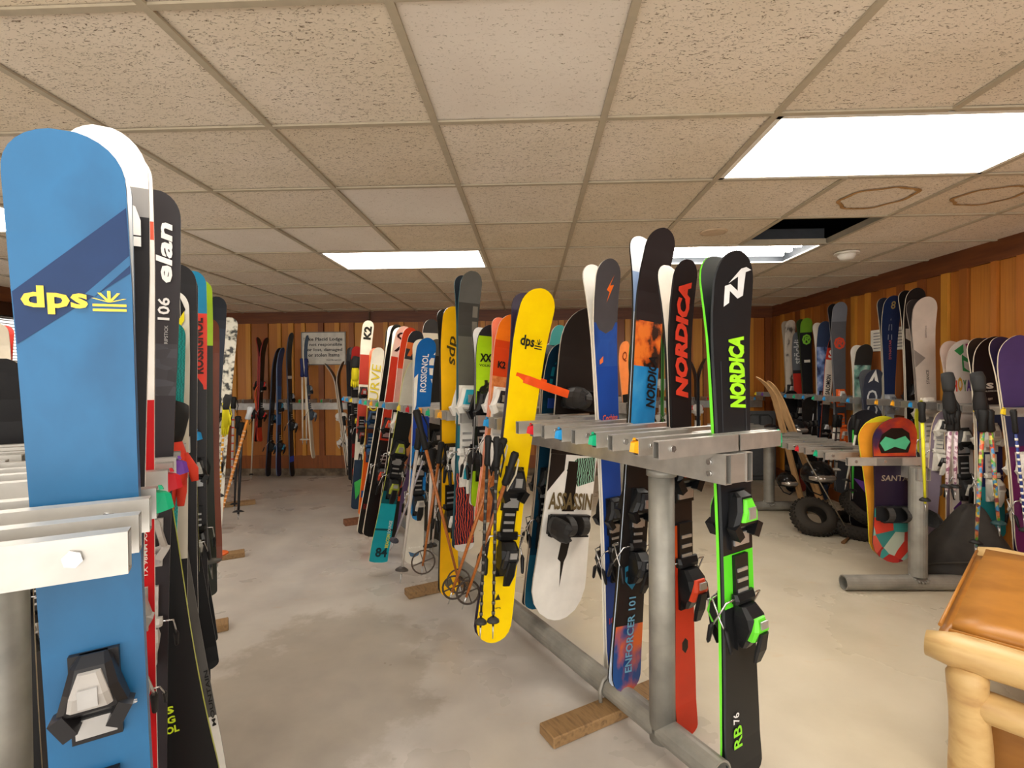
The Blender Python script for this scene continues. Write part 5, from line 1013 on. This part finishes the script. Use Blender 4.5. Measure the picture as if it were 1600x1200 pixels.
# tires
def tire(label, x, y, R_, r_, tilt, zc, knobs=44, letter=False):
    q = atZ(x, y, zc); t = bpy.data.objects.new('tire', None); link(t); t.location = (q.x, q.y, zc); t.rotation_euler = tilt; tag(t, label, 'tire')
    bm = bmesh.new(); n = 40; Rg = []
    prof = [(-.55, -.78), (-.15, -1.0), (.35, -.98), (.8, -.62), (1.0, 0), (.8, .62), (.35, .98), (-.15, 1.0), (-.55, .78), (-.50, .66), (-.12, .86), (.34, .84), (.7, .5), (.86, 0), (.7, -.5), (.34, -.84), (-.12, -.86), (-.50, -.66)]
    for k in range(n):
        a_ = 2 * math.pi * k / n; wob = 1 + .03 * math.sin(2 * a_ + x)
        Rg.append([((R_ + p[0] * r_) * wob * math.cos(a_), (R_ + p[0] * r_) * wob * math.sin(a_), p[1] * r_) for p in prof])
    Rg.append(Rg[0]); rings(bm, Rg, caps=(False, False), smooth=True); bmesh.ops.remove_doubles(bm, verts=bm.verts, dist=1e-5); bmesh.ops.recalc_face_normals(bm, faces=bm.faces)
    mesh_obj('casing', bm, mat('#35302a', .8), t)
    bm = bmesh.new()
    for k in range(knobs):
        for p, off in ((-.6, 0), (-.2, .5), (.2, 0), (.6, .5)):
            a_ = 2 * math.pi * (k + off) / knobs; wob = 1 + .03 * math.sin(2 * a_ + x); rad = (R_ + r_ * math.sqrt(1 - p * p * .8)) * wob
            M = Matrix.Translation((rad * math.cos(a_), rad * math.sin(a_), p * r_ * 1.02)) @ Matrix.Rotation(a_, 4, 'Z') @ Matrix.Rotation(-p * .9, 4, 'Y')
            box(bm, -.004, .006, -.008, .008, -.007, .007, 0, M)
    o = mesh_obj('tread_knobs', bm, mat('#2a2621', .85), t); o['kind'] = 'stuff'
    if letter:
        bm = bmesh.new()
        for k in range(9):
            a_ = -1.9 + .12 * k; M = Matrix.Rotation(a_, 4, 'Z') @ Matrix.Translation((R_ + .3 * r_, 0, r_ * 1.0)); box(bm, -.010, .012, -.010, .010, 0, .003, 0, M)
        mesh_obj('sidewall_print', bm, mat('#b8902c', .6), t)
tire('fat knobby tire tipped on its side, left of two on the floor', 1272, 808, .115, .068, (.80, -.45, .4), .130, 30)
tire('larger knobby tire lying flat with yellow sidewall print', 1345, 822, .20, .055, (.12, 0, .3), .062, 46, True)
tire('third knobby tire stacked upon the larger one', 1352, 796, .15, .05, (.5, .35, 0), .20, 36)
# ================================================================= LOG BENCH
LOG = patt('peeled_pine_log', ['#b8905a', '#cfae76', '#c49f68', '#a57e4e'], 4, (1, 4, 4), rough=.42, lo=.3, hi=.75, bump=.1)
LEATH = patt('tan_leather', ['#9c6420', '#b4792f', '#a66d27'], 5, rough=.42, lo=.3, hi=.7, bump=.06)
bx = Vector((.704, -.71, 0)).normalized(); by = Vector((.71, .704, 0)).normalized()
t = bpy.data.objects.new('log_bench', None); link(t)
t.matrix_world = Matrix(((bx.x, by.x, 0, 1.365), (bx.y, by.y, 0, 1.72), (0, 0, 1, 0), (0, 0, 0, 1)))
tag(t, 'peeled pine log bench with tan leather cushion, lower right corner', 'bench')
def log(name, a, b, r, sd):
    rl = random.Random(sd); a = Vector(a); b = Vector(b); n = 14; d = (b - a).normalized(); s = d.orthogonal().normalized(); o_ = d.cross(s); R = []
    Lg = (b - a).length
    for k in range(n + 1):
        q = k / n; e = min(q, 1 - q) * Lg; rr_ = r * (1 + .05 * math.sin(q * 7 + sd)) * (1 if e > r * .5 else (.72 + .28 * math.sqrt(1 - (1 - e / (r * .5)) ** 2)))
        c = a + d * Lg * q + s * .006 * math.sin(q * 5 + sd)
        R.append([c + (s * math.cos(2 * math.pi * i / 24) + o_ * math.sin(2 * math.pi * i / 24)) * rr_ * (1 + .025 * math.sin(2 * math.pi * i / 24 * 3 + sd)) for i in range(24)])
    # finer rounding at both ends
    bm = bmesh.new(); rings(bm, R, smooth=True); return mesh_obj(name, bm, LOG, t)
BL, BD = .95, 1.22
log('rail', (-.055, 0, .432), (BL + .05, 0, .432), .054, 1)
log('rail', (.03, 0, .285), (BL, 0, .275), .048, 2)
log('rail', (-.03, BD, .445), (BL + .05, BD, .445), .055, 3)
log('rail', (.04, .05, .30), (.04, BD, .30), .04, 4)
for q in ((.055, 0), (BL - .05, 0), (.055, BD), (BL - .05, BD)): log('leg', (q[0], q[1], 0), (q[0], q[1], .40 if q[1] == 0 else .43), .054, int(q[0] * 10 + q[1] * 3))
bm = bmesh.new(); box(bm, -.03, BL - .01, .030, BD - .05, .37, .50); bmesh.ops.bevel(bm, geom=bm.edges[:], offset=.035, segments=4, affect='EDGES')
bmesh.ops.subdivide_edges(bm, edges=[e for e in bm.edges if e.calc_length() > .3], cuts=8, use_grid_fill=True)
for v in bm.verts:
    if v.co.z > .49: v.co.z += .018 * math.sin(math.pi * min(1, max(0, (v.co.x - .03) / .9))) * math.sin(math.pi * min(1, max(0, (v.co.y - .045) / 1.12))) + .002 * math.sin(v.co.y * 23 + v.co.x * 9)
for f in bm.faces: f.smooth = True
cu = mesh_obj('cushion', bm, LEATH, t)
bm = bmesh.new(); tube(bm, [(.0, .034, .487), (BL - .04, .034, .487)], .006, 8); tube(bm, [(-.026, .06, .487), (-.026, BD - .09, .487)], .006, 8); mesh_obj('piping', bm, LEATH, cu)
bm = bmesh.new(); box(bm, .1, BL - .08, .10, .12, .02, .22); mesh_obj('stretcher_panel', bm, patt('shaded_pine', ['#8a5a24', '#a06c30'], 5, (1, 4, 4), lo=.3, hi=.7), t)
